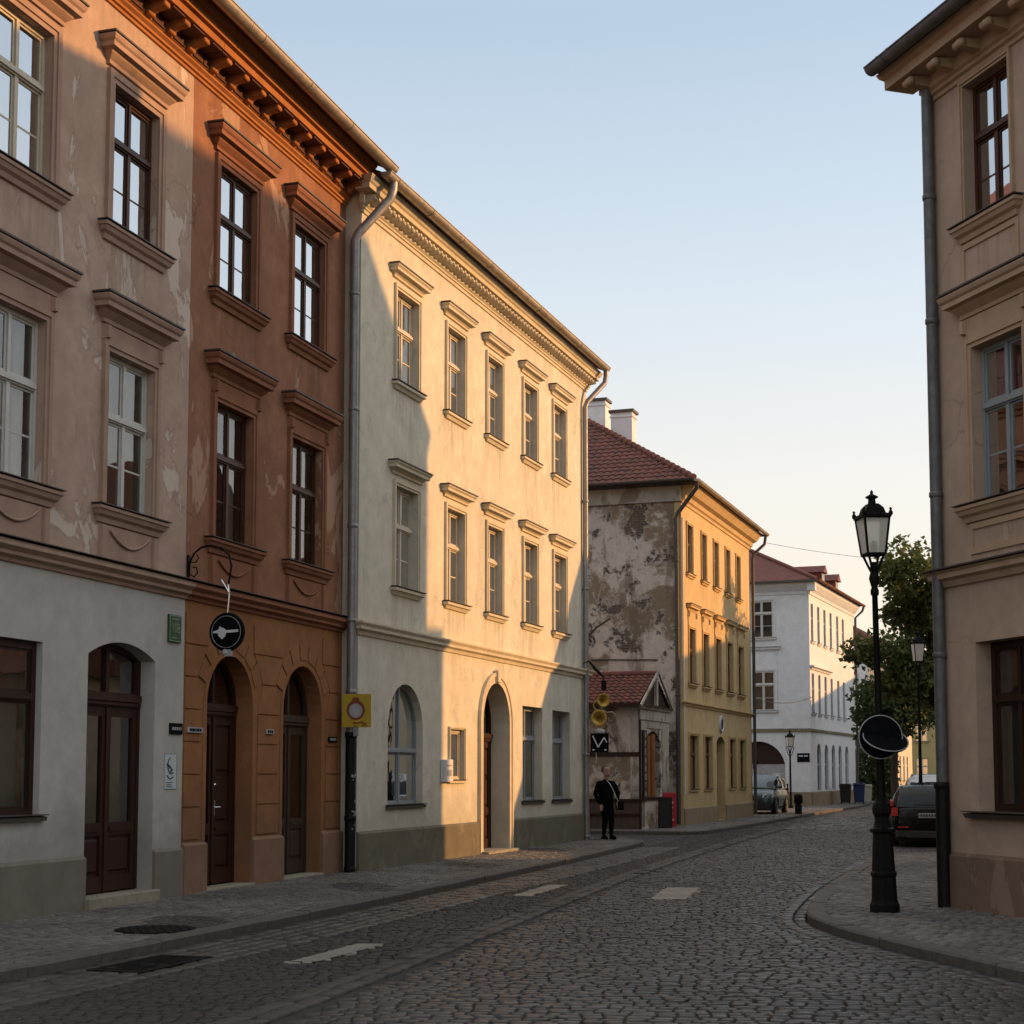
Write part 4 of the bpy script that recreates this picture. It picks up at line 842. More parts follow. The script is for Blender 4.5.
def kerb(line, side, name='kerb'):
    """granite kerb stones along the line; side = +1 when the pavement lies to the left of the line"""
    line = smooth(line, 2); w = .21; b = MB(); acc = 0
    pts = [Vector(p) for p in line]; L = [0]
    for a, c in zip(pts, pts[1:]): L.append(L[-1]+(c-a).length)
    def at(s):
        for i in range(len(L)-1):
            if s <= L[i+1]+1e-9: t = (s-L[i])/max(1e-9, L[i+1]-L[i]); return pts[i].lerp(pts[i+1], t), (pts[i+1]-pts[i]).normalized()
        return pts[-1], (pts[-1]-pts[-2]).normalized()
    s = 0; r2 = random.Random(3)
    while s < L[-1]-.3:
        e = min(L[-1], s+r2.uniform(.9,1.25)); n = 3; zt = .122+r2.uniform(-.005,.006); o = len(b.v); j = r2.uniform(-.008,.008)
        ring = []
        for k in range(n+1):
            p, t = at(s+.006+(e-s-.012)*k/n); nn = Vector((-t.y, t.x))*side
            for dd, zz in ((j+.012,-.05),(j,zt-.022),(j+.02,zt),(w,zt),(w,-.05)): q = p+nn*dd; ring.append((q.x,q.y,zz))
        fs = []
        for k in range(n):
            for i in range(4): f = (k*5+i,(k+1)*5+i,(k+1)*5+i+1,k*5+i+1); fs.append(f if side > 0 else f[::-1])
        fs += [(0,1,2,3,4) if side > 0 else (4,3,2,1,0), (n*5+4,n*5+3,n*5+2,n*5+1,n*5) if side > 0 else tuple(range(n*5, n*5+5))]
        b.add(ring, fs); s = e
    return struct(b.build(name, M['kerb']))
kerb(KL, 1); kerb(KO, 1); kerb(KR, -1); kerb(K2, -1)
PL = [(-30,0)]+off(smooth(KL), .2)+[(-30,44)]; PO = off(smooth(KO), .2)+[(27,140),(-30,140),(-30,49.4)]
PR = off(smooth(KR), -.2)+[(40,34.6),(40,4)]; P2 = off(smooth(K2), -.2)+[(60,116),(60,36.2)]
for p_ in (PL, PO, PR, P2): flat('pavement_bed', p_, .088, M['joint'])

class Tri:
    """fast point-in-polygon for many points"""
    def __init__(s, poly): s.p = np.array(poly)
    def __call__(s, x, y):
        c = np.zeros(len(x), bool); p = s.p; q = np.roll(p, 1, 0)
        for (ax, ay), (bx_, by) in zip(p, q):
            m_ = (ay > y) != (by > y)
            with np.errstate(divide='ignore', invalid='ignore'): c ^= m_ & (x < (bx_-ax)*(y-ay)/(by-ay if by != ay else 1e-12)+ax)
        return c
def setts(name, mat_, x, y, a, wx, wy, z, h=.02, seg=8, seed=1, rough=.16, skew=.12, drop=.06):
    """stones at centres x,y turned by a, half sizes wx (across) wy (along); one mesh, every stone its own island"""
    g = np.random.default_rng(seed); n = len(x)
    if n == 0: return None
    if seg == 8: base = np.array([(-1,-.76),(-.82,-1),(.82,-1),(1,-.76),(1,.76),(.82,1),(-.82,1),(-1,.76)])
    else: base = np.array([(-1,-1),(1,-1),(1,1),(-1,1)], float)
    k = len(base); sh = base[None]*(1+g.uniform(-rough, rough*.4, (n,k,1))); lx = sh[:,:,0]*wx[:,None]+sh[:,:,1]*(g.uniform(-skew,skew,n)*wx)[:,None]; ly = sh[:,:,1]*wy[:,None]
    tx, ty = g.normal(0,.022,n), g.normal(0,.02,n); dz = g.normal(0,.0025,n); rings = []
    for sc, zz in ((1,-drop),(1,h*.35),(.86,h)):
        px, py = lx*sc, ly*sc; c, s_ = np.cos(a)[:,None], np.sin(a)[:,None]
        rz_ = z+zz+dz[:,None]+(px*tx[:,None]+py*ty[:,None])*(zz > 0)
        rings.append(np.stack([x[:,None]+px*c-py*s_, y[:,None]+px*s_+py*c, rz_], -1))
    V = np.concatenate(rings, 1).reshape(-1,3); f4 = []
    for r in (0,1):
        for i in range(k): j = (i+1) % k; f4.append((r*k+i, r*k+j, (r+1)*k+j, (r+1)*k+i))
    f4 = np.array(f4); o = (np.arange(n)*3*k)[:,None,None]; Q = (f4[None]+o).reshape(-1,4); T = (np.arange(2*k,3*k)[None]+o[:,:,0]).reshape(-1,k)
    me = bpy.data.meshes.new(name); me.vertices.add(len(V)); me.vertices.foreach_set('co', V.ravel())
    li = np.concatenate([Q.ravel(), T.ravel()]); me.loops.add(len(li)); me.loops.foreach_set('vertex_index', li.astype(np.int32))
    ls = np.concatenate([np.arange(len(Q))*4, len(Q)*4+np.arange(n)*k]); me.polygons.add(len(ls)); me.polygons.foreach_set('loop_start', ls.astype(np.int32))
    me.update(calc_edges=True); me.validate(); me.materials.append(mat_)
    me.polygons.foreach_set('use_smooth', np.concatenate([np.ones(len(Q), bool), np.ones(n, bool)])); 
    o_ = bpy.data.objects.new(name, me); COL.objects.link(o_); return struct(o_)
def courses(box, ang_, w, d, seed, jw=.35, jd=.10, wave=.04, gap=.007):
    """running-bond centres filling a box (x0,x1,y0,y1) turned by ang_ about the origin"""
    g = np.random.default_rng(seed); X = []; Y = []; WX = []; WY = []; A = []
    x0, x1, y0, y1 = box; y = y0
    while y < y1:
        dd = d*(1+g.uniform(-jd,jd)); n = int((x1-x0)/w*1.25)+2; ws = w*(1+g.uniform(-jw,jw,n)); e = x0-g.uniform(0,w)+np.cumsum(ws); m_ = e < x1; cx = e-ws/2
        yy = y+dd/2+wave*np.sin(cx*1.1+y*.7)+g.normal(0,.006,n)
        X.append(cx[m_]); Y.append(yy[m_]); WX.append((ws/2-gap)[m_]); WY.append(np.full(m_.sum(), dd/2-gap-.001)*(1+g.uniform(-.1,.02,m_.sum()))); A.append((wave*1.1*np.cos(cx*1.1+y*.7)+g.normal(0,.03,n))[m_]); y += dd
    X, Y, WX, WY, A = map(np.concatenate, (X,Y,WX,WY,A)); c, s_ = math.cos(ang_), math.sin(ang_)
    return X*c-Y*s_, X*s_+Y*c, A+ang_, WX, WY
def sel(t, m_): return [q[m_] for q in t]
inroad = Tri(road_poly); STRIP = [(-3.2,6.5),(-1.57,12.05),(-.35,17.2),(2.32,28.6),(4.4,36.2),(7.03,45.6),(12,62),(20,88)]
strip_in = Tri(off(STRIP,.17)+off(STRIP,-.17)[::-1]); lane_in = Tri(KL[:8]+[(3.6,39.5),(5.0,45.0)]+KO[5:]+off(STRIP,.17)[::-1])
gut_in = Tri(off(KL[:8],-.0)+off(KL[:8],-.95)[::-1])
gutR = Tri(off(KR,.0)+off(KR,.26)[::-1]); gutR2 = Tri(off(KR,.62)+off(KR,.74)[::-1])
dash = [[(-2.06,15.0),(-1.80,15.0),(-1.30,16.55),(-1.58,16.55)],[(-.0,23.0),(.28,22.9),(.86,25.2),(.58,25.2)],[(1.9,22.35),(2.40,22.35),(2.86,24.6),(2.36,24.6)]]
dash_in = [Tri(d) for d in dash]
def road_field(t, z=0, seg=8, seed=1, far=False):
    x, y = t[0], t[1]; ok = inroad(x, y); t = sel(t, ok); return t
main = courses((-14,26,8.5,50), R(-5), .150, .118, 11, wave=.02)
main = sel(main, inroad(main[0], main[1])); x, y = main[0], main[1]
ln = lane_in(x,y); st = strip_in(x,y); gt = gut_in(x,y)|gutR(x,y); ds = dash_in[0](x,y)|dash_in[1](x,y)|dash_in[2](x,y)
mm = ~ln & ~st & ~gt
near = y < 18
setts('road', M['setts'], *sel(main, mm & near & ~ds), 0, .009, 8, 1, .13, .10); setts('road', M['setts'], *sel(main, mm & ~near & ~ds), 0, .009, 4, 2)
lane = courses((-16,24,8.5,50), R(-9), .14, .11, 12, jw=.3, wave=.02); lane = sel(lane, inroad(lane[0], lane[1])); x, y = lane[0], lane[1]
lm = lane_in(x,y) & ~strip_in(x,y) & ~gut_in(x,y); near = y < 18; dl = dash_in[0](x,y)|dash_in[1](x,y)|dash_in[2](x,y)
[flat('road_marking', d, .0135, M['paint']) for d in dash]; setts('road_marking', M['paint'], *sel(lane, lm & dl), 0, .012, 8, 41); setts('road_marking', M['paint'], *sel(main, mm & ds), 0, .012, 8, 42)
setts('road', M['setts_lane'], *sel(lane, lm & near & ~dl), 0, .007, 8, 3); setts('road', M['setts_lane'], *sel(lane, lm & ~near & ~dl), 0, .012, 4, 4)
far = courses((-25,52,50,122), R(-6), .30, .30, 13); far = sel(far, inroad(far[0], far[1])); fl = lane_in(far[0],far[1]); setts('road', M['setts'], *sel(far, ~fl), 0, .015, 4, 5); setts('road', M['setts_lane'], *sel(far, fl), 0, .012, 4, 6)
def along(line, w, d, rows, side, seed):
    g = np.random.default_rng(seed); pts = [Vector(p) for p in smooth(line, 2)]; out = []
    for r in range(rows):
        s = g.uniform(0, w); i = 0; L = 0
        for a, c in zip(pts, pts[1:]):
            seg = (c-a).length
            while s < L+seg:
                t = (s-L)/seg; p = a.lerp(c, t); tt = (c-a).normalized(); n = Vector((-tt.y,tt.x))*side; q = p+n*(d*(r+.5)); ww = w*(1+g.uniform(-.3,.3)); out.append((q.x,q.y,math.atan2(tt.y,tt.x),ww/2-.007,d/2-.007)); s += ww
            L += seg
    return [np.array(k) for k in zip(*out)]
gl_ = along(KL[:8], .24, .19, 5, -1, 21); setts('gutter_setts', M['setts_pale'], *gl_, 0, .02, 8, 7)
gr_ = along(KR, .22, .155, 2, 1, 22); setts('gutter_setts', M['setts'], *gr_, 0, .02, 8, 8)
sp = along(STRIP, .42, .17, 2, 1, 23); sp[0] += .05; setts('road_strip', M['strip'], *sp, 0, .018, 4, 9)
# pavements: small mosaic in wavy courses, darker bands and patches
def pave(poly, a, seed, w, d, lim, seg):
    t = courses(lim, a, w, d, seed, jw=.25, wave=.10, gap=.012); k = Tri(poly)(t[0],t[1]); return sel(t, k)
t = pave(PL, R(72), 31, .15, .155, (0,60,-2,26), 8)
keep = (t[0] > -9) & (t[1] > 8) & (t[1] < 43) & (((t[0]-RB_O[0])*RB_D[1]-(t[1]-RB_O[1])*RB_D[0]) > -.1)
t = sel(t, keep); dk = (np.sin(t[0]*2.3+t[1]*.55)+np.sin(t[1]*1.13+.4) > 1.45)
setts('pavement', M['mosaic'], *sel(t, ~dk), .105, .016, 8, 10); setts('pavement', M['mosaicdark'], *sel(t, dk), .105, .016, 8, 11)
t = pave(PR, R(-64), 32, .17, .15, (-40,30,-6,40), 8); k = (t[0] < 12.5) & (t[1] > 9) & (t[1] < 34.5); setts('pavement', M['mosaic'], *sel(t, k), .105, .018, 8, 12)
t = pave(PO, R(-19), 33, .26, .26, (-40,30,38,125), 4); k = (t[0] > -6) & (t[0] < 27); setts('pavement', M['mosaic'], *sel(t, k), .108, .012, 4, 13)
t = pave(P2, R(-10), 34, .28, .28, (-30,45,30,120), 4); k = (t[0] < 32); setts('pavement', M['mosaic'], *sel(t, k), .108, .012, 4, 14)
def cover(name, label, x, y, z, rx, ry, a):
    b = MB(); n = 24; b.add([(0,0,.012)]+[(rx*math.cos(2*math.pi*i/n), ry*math.sin(2*math.pi*i/n), .012) for i in range(n)]+[(rx*1.02*math.cos(2*math.pi*i/n), ry*1.02*math.sin(2*math.pi*i/n), -.04) for i in range(n)], [(0,i+1,(i+1)%n+1) for i in range(n)]+[((i+1)%n+1,i+1,n+i+1,(i+1)%n+n+1) for i in range(n)])
    o = b.build(name, M['iron']); o.location = (x,y,z); o.rotation_euler = (0,0,a)
    b = MB()
    for i in range(-4, 5): h = ry*.9*math.sqrt(max(0, 1-(i/5)**2)); b.box(i*rx/5-.012, i*rx/5+.012, -h, h, .010, .020)
    b.build('ribs', M['iron'], o)
    return tag(o, label, 'cover')
cover('manhole_cover', 'round iron manhole cover in the left pavement before the beige house door', -3.72, 16.9, .118, .42, .42, .3)
b = MB(); b.ring([(-.62,-.28),(.62,-.28),(.62,.28),(-.62,.28)], [(-.56,-.22),(.56,-.22),(.56,.22),(-.56,.22)], -.03, .0)
for i in range(13): b.box(-.52+.085*i-.02, -.52+.085*i+.02, -.028, 0, -.22, .22)
b.box(-.56,.56,-.006,0,-.22,.22); dg = tag(b.build('drain_grate', M['iron']), 'dark rectangular iron drain grate in the gutter at the left kerb', 'drain'); dg.location = (-3.28,14.75,0); dg.rotation_euler = (R(-90),0,R(71.5))

# ------------------------------------------------------------------ street furniture
def lantern(root, z, s=1.0, m=None):
    """four-sided tapered lantern: bottom at z"""
    b = MB(); m = m or M['iron']; zb, zt = z, z+.475*s; rb, rt = .115*s, .165*s
    for sx in (-1,1):
        for sy in (-1,1): b.tube([(sx*rb,sy*rb,zb),(sx*rt,sy*rt,zt)], .016*s, 6)
    for zz, rr, t in ((zb,rb,.018),(zt,rt,.025)):
        for i in range(4):
            a = [(-1,-1),(1,-1),(1,1),(-1,1)]; p, q = a[i], a[(i+1)%4]; b.tube([(p[0]*rr,p[1]*rr,zz),(q[0]*rr,q[1]*rr,zz)], t*s, 6)
    for sx in (-1,1):
        for sy in (-1,1): b.tube([(sx*rb*.9,sy*rb*.9,zb),(sx*.05*s,sy*.05*s,zb-.16*s),(sx*.02*s,sy*.02*s,zb-.24*s)], .016*s, 6); b.lathe([(0,0),(.025*s,.015*s),(.028*s,.05*s),(.012*s,.075*s),(.02*s,.095*s),(0,.115*s)], 8, (sx*(rt+.012),sy*(rt+.012),zt))
    fr = b.build('lantern_frame', m, root)
    g = MB(); a = [(-1,-1),(1,-1),(1,1),(-1,1)]
    g.add([(p[0]*rb,p[1]*rb,zb) for p in a]+[(p[0]*rt,p[1]*rt,zt) for p in a], [(0,1,5,4),(1,2,6,5),(2,3,7,6),(3,0,4,7)]); g.build('lantern_pane', M['lantern'], fr)
    g = MB(); g.lathe([(.03*s,0),(.045*s,.02*s),(.05*s,.10*s),(.03*s,.16*s),(0,.18*s)], 12, (0,0,zb+.01)); g.build('lamp_bulb', M['signgrey'], fr)
    b = MB(); b.add([(p[0]*rt*1.13,p[1]*rt*1.13,zt-.01) for p in a]+[(p[0]*rt*1.13,p[1]*rt*1.13,zt+.03*s) for p in a]+[(p[0]*rt*.80,p[1]*rt*.80,zt+.05*s) for p in a]+[(p[0]*rt*.68,p[1]*rt*.68,zt+.12*s) for p in a]+[(p[0]*rt*.40,p[1]*rt*.40,zt+.175*s) for p in a],
        [(3,2,1,0)]+[(k*4+i,k*4+(i+1)%4,k*4+4+(i+1)%4,k*4+4+i) for k in range(4) for i in range(4)]+[(16,17,18,19)])
    b.lathe([(.065*s,.16*s),(.05*s,.19*s),(.045*s,.24*s),(.078*s,.255*s),(.082*s,.27*s),(.035*s,.295*s),(.016*s,.31*s),(.022*s,.33*s),(.01*s,.35*s),(0,.36*s)], 12, (0,0,zt)); b.build('lantern_cap', m, root)
lp = thing('street_lamp', 'tall black cast iron street lamp with a lantern on the right pavement corner', 'street lamp', (4.39,19.04,.11), 0, 'cast iron lantern street lamps')
lp.rotation_euler = (0, R(-.75), R(8))
b = MB(); b.lathe([(.172,0),(.172,.10),(.158,.12),(.153,.14),(.148,.16),(.137,.45),(.122,.75),(.110,.93),(.145,.95),(.145,.985),(.105,1.0),(.09,1.05),(.085,1.12),(.108,1.17),(.112,1.22),(.10,1.28),(.078,1.31),(.068,1.34)], 8, smooth=False); b.lathe([(.138,.42),(.150,.44),(.150,.47),(.136,.49)], 8, smooth=False); b.build('lamp_base', M['iron'], lp)
b = MB(); b.lathe([(.058,1.33),(.050,1.6),(.041,2.6),(.034,3.75),(.05,3.77),(.05,3.82),(.037,3.85),(.05,3.90),(.065,3.96),(.05,4.02),(.036,4.05),(.05,4.08),(.038,4.13),(.026,4.16)], 14); b.build('lamp_post', M['iron'], lp)
lantern(lp, 4.25, .94)
for l_, x, y, s in (('black lantern street lamp between the two parked cars, in front of the tree', 10.95, 43.05, .93),):
    c = copy_tree(lp, None, l_); c.location = (x,y,.10 if x > 11.5 else 0); c.rotation_euler = (0,0,R(5)); c.scale = (s,s,s*1.20)
# small lamp by the white house
l3 = thing('street_lamp', 'slim low black lantern lamp before the shaded end wall of the white house', 'street lamp', (13.0,75.0,.12), R(10))
b = MB(); b.lathe([(.12,0),(.12,.1),(.07,.14),(.05,.6),(.042,2.55),(.07,2.6),(.04,2.66)], 10); b.build('lamp_post', M['iron'], l3); lantern(l3, 2.86, .95)
b = MB()
for s_ in (-1,1): b.tube([(0,0,2.4),(s_*.1,0,2.5),(s_*.16,0,2.7),(s_*.2,0,2.86)], .018, 6); 
b.build('scroll_bracket', M['iron'], l3)
# two round traffic signs on the big lamp post, seen from their dark side
ds_ = thing('traffic_sign', 'pair of round black sign backs with thin pale rims strapped to the lamp post', 'sign', (4.36,18.80,2.17), R(6))
for k, (tilt, yaw, dx, dy, dz_, r_) in enumerate(((0,-8,-.04,0,.0,.25),(62,3,.0,-.06,-.035,.26))):
    b = MB(); 
    b.lathe([(0,-.012),(r_*.93,-.012),(r_,-.004),(r_,.012),(0,.012)], 40, (0,0,0), 'y')
    i0 = 0
    Mx = Matrix.Translation((dx,dy,dz_)) @ Matrix.Rotation(R(yaw),4,'Z') @ (Matrix.Identity(4) if k == 0 else Matrix.Rotation(R(-56),4,'X'))
    b.xform(Mx); sgn = b.build('sign_disc', M['signblack'], ds_)
    b = MB(); b.tube([((r_+.003)*math.cos(2*math.pi*i/40), -.014, (r_+.003)*math.sin(2*math.pi*i/40)) for i in range(41)], .0075, 6); b.xform(Mx); b.build('rim', M['signgrey'], sgn)
b = MB(); b.lathe([(.075,-.03),(.085,-.03),(.085,.03),(.075,.03)], 14, (.03,.24,.1)); b.box(-.02,.05,0,.2,.07,.12); b.build('clamp', M['iron'], ds_)

def on_facade(o, O, D, u, n, z):
    """stand a sign at facade distance u, n metres out from the wall, height z"""
    o.location = (O[0]+D[0]*u+D[1]*n, O[1]+D[1]*u-D[0]*n, z); o.rotation_euler = (0,0,ang(D)); return o
# hanging round sign on its wrought-iron bracket, square to the facade
hs = on_facade(thing('hanging_sign', 'round black hanging sign with pale bird shape on a wrought iron bracket', 'sign'), RB_O, RB_D, .06, 0, 0)
hs.rotation_euler = (0,0,ang(RB_D)-R(90))             # local x = out from the wall, local -y = towards the viewer
b = MB(); b.tube([(.02,0,4.46),(.03,0,4.62),(.09,0,4.74),(.20,0,4.82),(.34,0,4.84),(.50,0,4.80),(.62,0,4.70),(.66,0,4.55),(.62,0,4.30)], .014, 8); b.tube([(.02,0,4.46),(.10,0,4.42),(.15,0,4.47),(.13,0,4.55),(.08,0,4.55)], .010, 6); b.tube([(.03,0,4.62),(.12,0,4.62),(.16,0,4.68),(.13,0,4.73)], .009, 6); b.box(0,.02,-.03,.03,4.4,4.72); b.build('bracket_arm', M['iron'], hs)
cx, cz, rr_ = .61, 3.65, .25
b = MB(); b.tube([(cx,0,4.31),(cx+.02,0,4.16),(cx,0,3.90)], .012, 6); b.tube([(cx-.09,-.02,4.36),(cx+.03,-.02,4.18)], .012, 6); b.build('chain', M['chrome'], hs)
b = MB(); b.lathe([(0,-.03),(rr_*.96,-.03),(rr_,-.022),(rr_,.022),(0,.03)], 40, (cx,0,cz), 'y'); dsc = b.build('sign_disc', M['signblack'], hs)
b = MB(); b.tube([(cx+rr_*math.cos(i*math.pi/20), 0, cz+rr_*math.sin(i*math.pi/20)) for i in range(41)], .017, 8); b.build('rim', M['iron'], dsc)
b = MB(); b.tube([(cx+rr_*.86*math.cos(i*math.pi/20), -.032, cz+rr_*.86*math.sin(i*math.pi/20)) for i in range(41)], .004, 6); b.build('inner_rim', M['signgrey'], dsc)
b = MB(); b.prism([(cx-.20,cz-.012),(cx-.12,cz-.02),(cx-.115,cz-.05),(cx-.06,cz-.10),(cx-.01,cz-.06),(cx+.0,cz-.015),(cx+.18,cz-.005),(cx+.18,cz+.028),(cx+.0,cz+.022),(cx-.035,cz+.05),(cx-.075,cz+.06),(cx-.09,cz+.08),(cx-.115,cz+.03),(cx-.19,cz+.008)], -.040, -.029); b.build('bird_emblem', M['signwhite'], dsc)
b = MB(); b.box(cx-.03,cx+.07,-.03,.03,cz-.33,cz-.24); b.lathe([(.05,0),(.06,.03),(.03,.07),(0,.08)], 10, (cx-.02,0,cz-.30)); b.build('pendant', M['signgrey'], dsc)
# house-number plaque, two little plates, poster
o = on_facade(thing('number_plaque', 'green house number plaque 108 on the pale wall beside the red house', 'sign'), RB_O, RB_D, -.305, 0, 3.68)
b = MB(); b.box(-.17,.17,-.03,-.001,-.185,.185); pq = b.build('plaque_plate', M['signgreen'], o, .006)
b = MB(); b.ring([(-.16,-.175),(.16,-.175),(.16,.175),(-.16,.175)], [(-.148,-.163),(.148,-.163),(.148,.163),(-.148,.163)], -.034, -.0301); b.box(-.09,.10,-.034,-.030,.118,.135); b.box(-.10,.04,-.034,-.030,-.135,-.118); b.build('border', M['signnum'], pq)
text_mesh('108', .20, 'number', M['signnum'], pq, Matrix.Translation((0,-.033,0)) @ Matrix.Diagonal((.78,1,1,1)) @ UP)
def plate(name, label, u, z, wd, ht, m, m2, out=.02):
    o = on_facade(thing(name, label, 'sign', group=None), RB_O, RB_D, u, out, z); b = MB(); b.box(-wd/2,wd/2,-.022,-.001,-ht/2,ht/2); p = b.build('plate', m, o, .003)
    b = MB(); x = -wd*.36
    while x < wd*.34: l = rnd.uniform(.03,.07); b.box(x, min(wd*.38,x+l), -.0245, -.0215, -.018, .022); x += l+.016
    b.build('lettering', m2, p); return o
plate('name_plate', 'square black plate at the edge of the pale wall, left of the striped plate', -.215, 2.34, .34, .15, M['signblack'], M['signgrey'], 0)
plate('name_plate', 'narrow grey striped plate left of the first arched door', .28, 2.335, .44, .075, M['signgrey'], M['signblack'])
plate('name_plate', 'tiny pale plate on the pier between the two arched doors', 2.64, 2.37, .26, .07, M['signgrey'], M['signblack'])
plate('name_plate', 'small black plate behind the yellow square sign on the red wall', 5.02, 2.30, .34, .09, M['signblack'], M['signgrey'])
o = on_facade(thing('poster', 'pale paper poster with scribbled ink drawing under the square black plate', 'poster'), RB_O, RB_D, -.33, 0, 1.77)
b = MB(); b.box(-.165,.165,-.006,-.0005,-.235,.235); pq = b.build('sheet', M['paper'], o)
b = MB(); b.tube([(.02+.10*math.cos(i*.42+1.9),-.008,.08+.11*math.sin(i*.42+1.9)) for i in range(9)], .008, 5); b.tube([(-.10,-.008,.1),(-.02,-.008,.06),(.04,-.008,.02),(-.03,-.008,-.02)], .014, 5); b.tube([(-.1,-.008,-.05),(-.02,-.008,-.10),(.08,-.008,-.07)], .008, 5)
for zz in (-.15,-.18,-.205): b.box(-.12,.06+rnd.uniform(-.04,.04),-.009,-.006,zz,zz+.008)
b.ring([(-.165,-.235),(.165,-.235),(.165,.235),(-.165,.235)], [(-.16,-.23),(.16,-.23),(.16,.23),(-.16,.23)], -.008, -.0061); b.build('drawing', M['ink'], pq)
# yellow square sign strapped to the downpipe, square to the viewer
o = on_facade(thing('square_sign', 'yellow square sign with a red ring strapped to the downpipe of the cream house', 'sign'), YL_O, YL_D, -.25, .10, 2.78); o.rotation_euler = (0,0,R(-7))
b = MB(); b.box(-.245,.245,-.012,.006,-.275,.275); sp_ = b.build('sign_board', M['signyellow'], o, .003)
ring_o = [(-.012+(.155+(.05 if abs(a-math.pi/2) < .35 else 0))*math.cos(a), .01+(.165+(.045 if abs(a-math.pi/2) < .35 else 0))*math.sin(a)) for a in [i*math.pi/24 for i in range(48)]]
ring_i = [(-.012+.113*math.cos(a), .0+.118*math.sin(a)) for a in [i*math.pi/24 for i in range(48)]]
b = MB(); b.ring(ring_o, ring_i, -.016, -.0125); b.tube([(-.06,-.014,-.20),(.02,-.014,-.205),(.09,-.014,-.185),(.16,-.014,-.215)], .012, 5); b.tube([(.10,-.014,-.21),(.11,-.014,-.255),(.15,-.014,-.22),(.17,-.014,-.26)], .010, 5); b.build('red_ring', M['signred'], sp_)
b = MB(); b.prism(ring_i, -.0145, -.0125); b.build('grey_disc', M['signgrey'], sp_)
b = MB(); b.box(-.05,.03,-.012,.03,-.42,-.24); b.build('strap', M['zinc'], o)
# intercom box on the cream house
o = on_facade(thing('letter_box', 'white wall box left of the small window on the cream house', 'letter box'), YL_O, YL_D, 4.02, 0, yk(1.79))
b = MB(); b.box(-.20,.20,-.11,-.001,-.215,.215); bx_ = b.build('box_body', M['signwhite'], o, .012); b = MB(); b.box(-.14,.14,-.114,-.109,.09,.115); b.box(-.12,.12,-.113,-.109,-.10,.02); b.build('slot', M['signgrey'], bx_)
# brass horns and box hanging at the end of the cream house
hx, hy = 2.26, 39.35
hn = thing('horn_sign', 'hanging shop sign of two brass horns over a black box with white zigzag', 'sign', (hx,hy,0), 0)
b = MB(); b.tube([(-.36,.05,4.50),(-.22,0,4.32),(-.04,0,4.14)], [.022,.04,.03], 8); b.tube([(-.04,0,4.14),(.0,0,4.05),(-.01,0,3.75)], .018, 6); b.box(-.06,.06,-.035,.035,3.78,4.02); b.tube([(-.36,.05,4.5),(-.5,.1,4.45)], .016, 6); b.build('sign_arm', M['iron'], hn)
def horn(c, yaw, s, m):
    b = MB(); b.lathe([(.020,.26),(.024,.16),(.034,.08),(.06,.02),(.11,-.03),(.165,-.06),(.172,-.055),(.16,-.045),(.10,-.012),(.05,.04),(.03,.1),(0,.11)], 22, (0,0,0), 'y')
    b.tube([(.0+.12*math.sin(t*.35),.25+.02*t*.2,-.12+.12*math.cos(t*.35)) for t in range(19)], .018, 6); b.xform(Matrix.Translation(c) @ Matrix.Rotation(R(yaw),4,'Z') @ Matrix.Scale(s,4)); return b.build('horn', m, hn)
horn((-.03,0,3.53), 20, 1.0, M['brass']); horn((-.12,0,3.10), -8, 1.15, M['brass'])
b = MB(); b.tube([(-.10,.05,3.42),(-.06,.05,3.3),(.08,.05,3.22),(.20,.05,3.24),(.28,.05,3.16),(.24,.05,3.02),(.12,.05,3.0),(.10,.05,3.1)], .026, 8); b.build('horn_tube', simple('dull_brass',(.20,.15,.09),.5,.5), hn)
b = MB(); b.box(-.33,.11,-.06,.06,2.26,2.72); bb = b.build('sign_box', M['signblack'], hn, .01)
b = MB()
def strok(p, q, wd, y0, y1):
    p = Vector(p); q = Vector(q); n_ = Vector((-(q-p).y, (q-p).x)).normalized()*wd/2; b.prism([p-n_, q-n_, q+n_, p+n_], y0, y1)
strok((-.28,2.66),(-.15,2.38),.03,-.066,-.0605); strok((-.15,2.38),(.0,2.62),.03,-.0665,-.0605); strok((.0,2.62),(.06,2.5),.025,-.066,-.0605); b.box(-.29,-.24,-.065,-.0605,2.30,2.33); b.box(.0,.06,-.065,-.0605,2.30,2.33); b.build('zigzag', M['signwhite'], bb)
b = MB(); b.tube([(-.14,0,2.82),(-.14,0,2.72)], .012, 6); b.lathe([(.13,0),(.15,.05),(.10,.10),(0,.12)], 12, (-.12,0,2.72)); b.build('lamp_shade', M['signgrey'], hn)
b = MB(); b.tube([(-.20,0,2.26),(-.19,0,2.12),(-.20,0,2.0)], .009, 5); b.build('cord', M['signwhite'], hn)
# wall-bracket lamp arm on the end wall, boards by the shop
def at(u, n, z): return (OC_O[0]+OC_D[0]*u+OC_D[1]*n, OC_O[1]+OC_D[1]*u-OC_D[0]*n, z)
o = thing('advert_stand', 'red upright advert board with pale lettering beside the shop window', 'advert', at(-1.9,.0,.11), ang(OC_D)-R(60))
b = MB(); b.box(-.20,.20,-.05,.05,.0,1.05); ab = b.build('board', M['postred'], o, .02)
b = MB(); b.tube([(-.05,-.053,.80),(.05,-.053,.84),(.1,-.053,.76),(-.02,-.053,.66),(.08,-.053,.6),(-.06,-.053,.5),(.06,-.053,.42)], .03, 6); b.box(-.12,.12,-.056,-.05,.20,.25); b.build('advert_lettering', M['postpink'], ab)
o = thing('notice_board', 'low black board leaning below the shop window, left of the red advert', 'board', at(-2.9,.10,.11), ang(OC_D)-R(60))
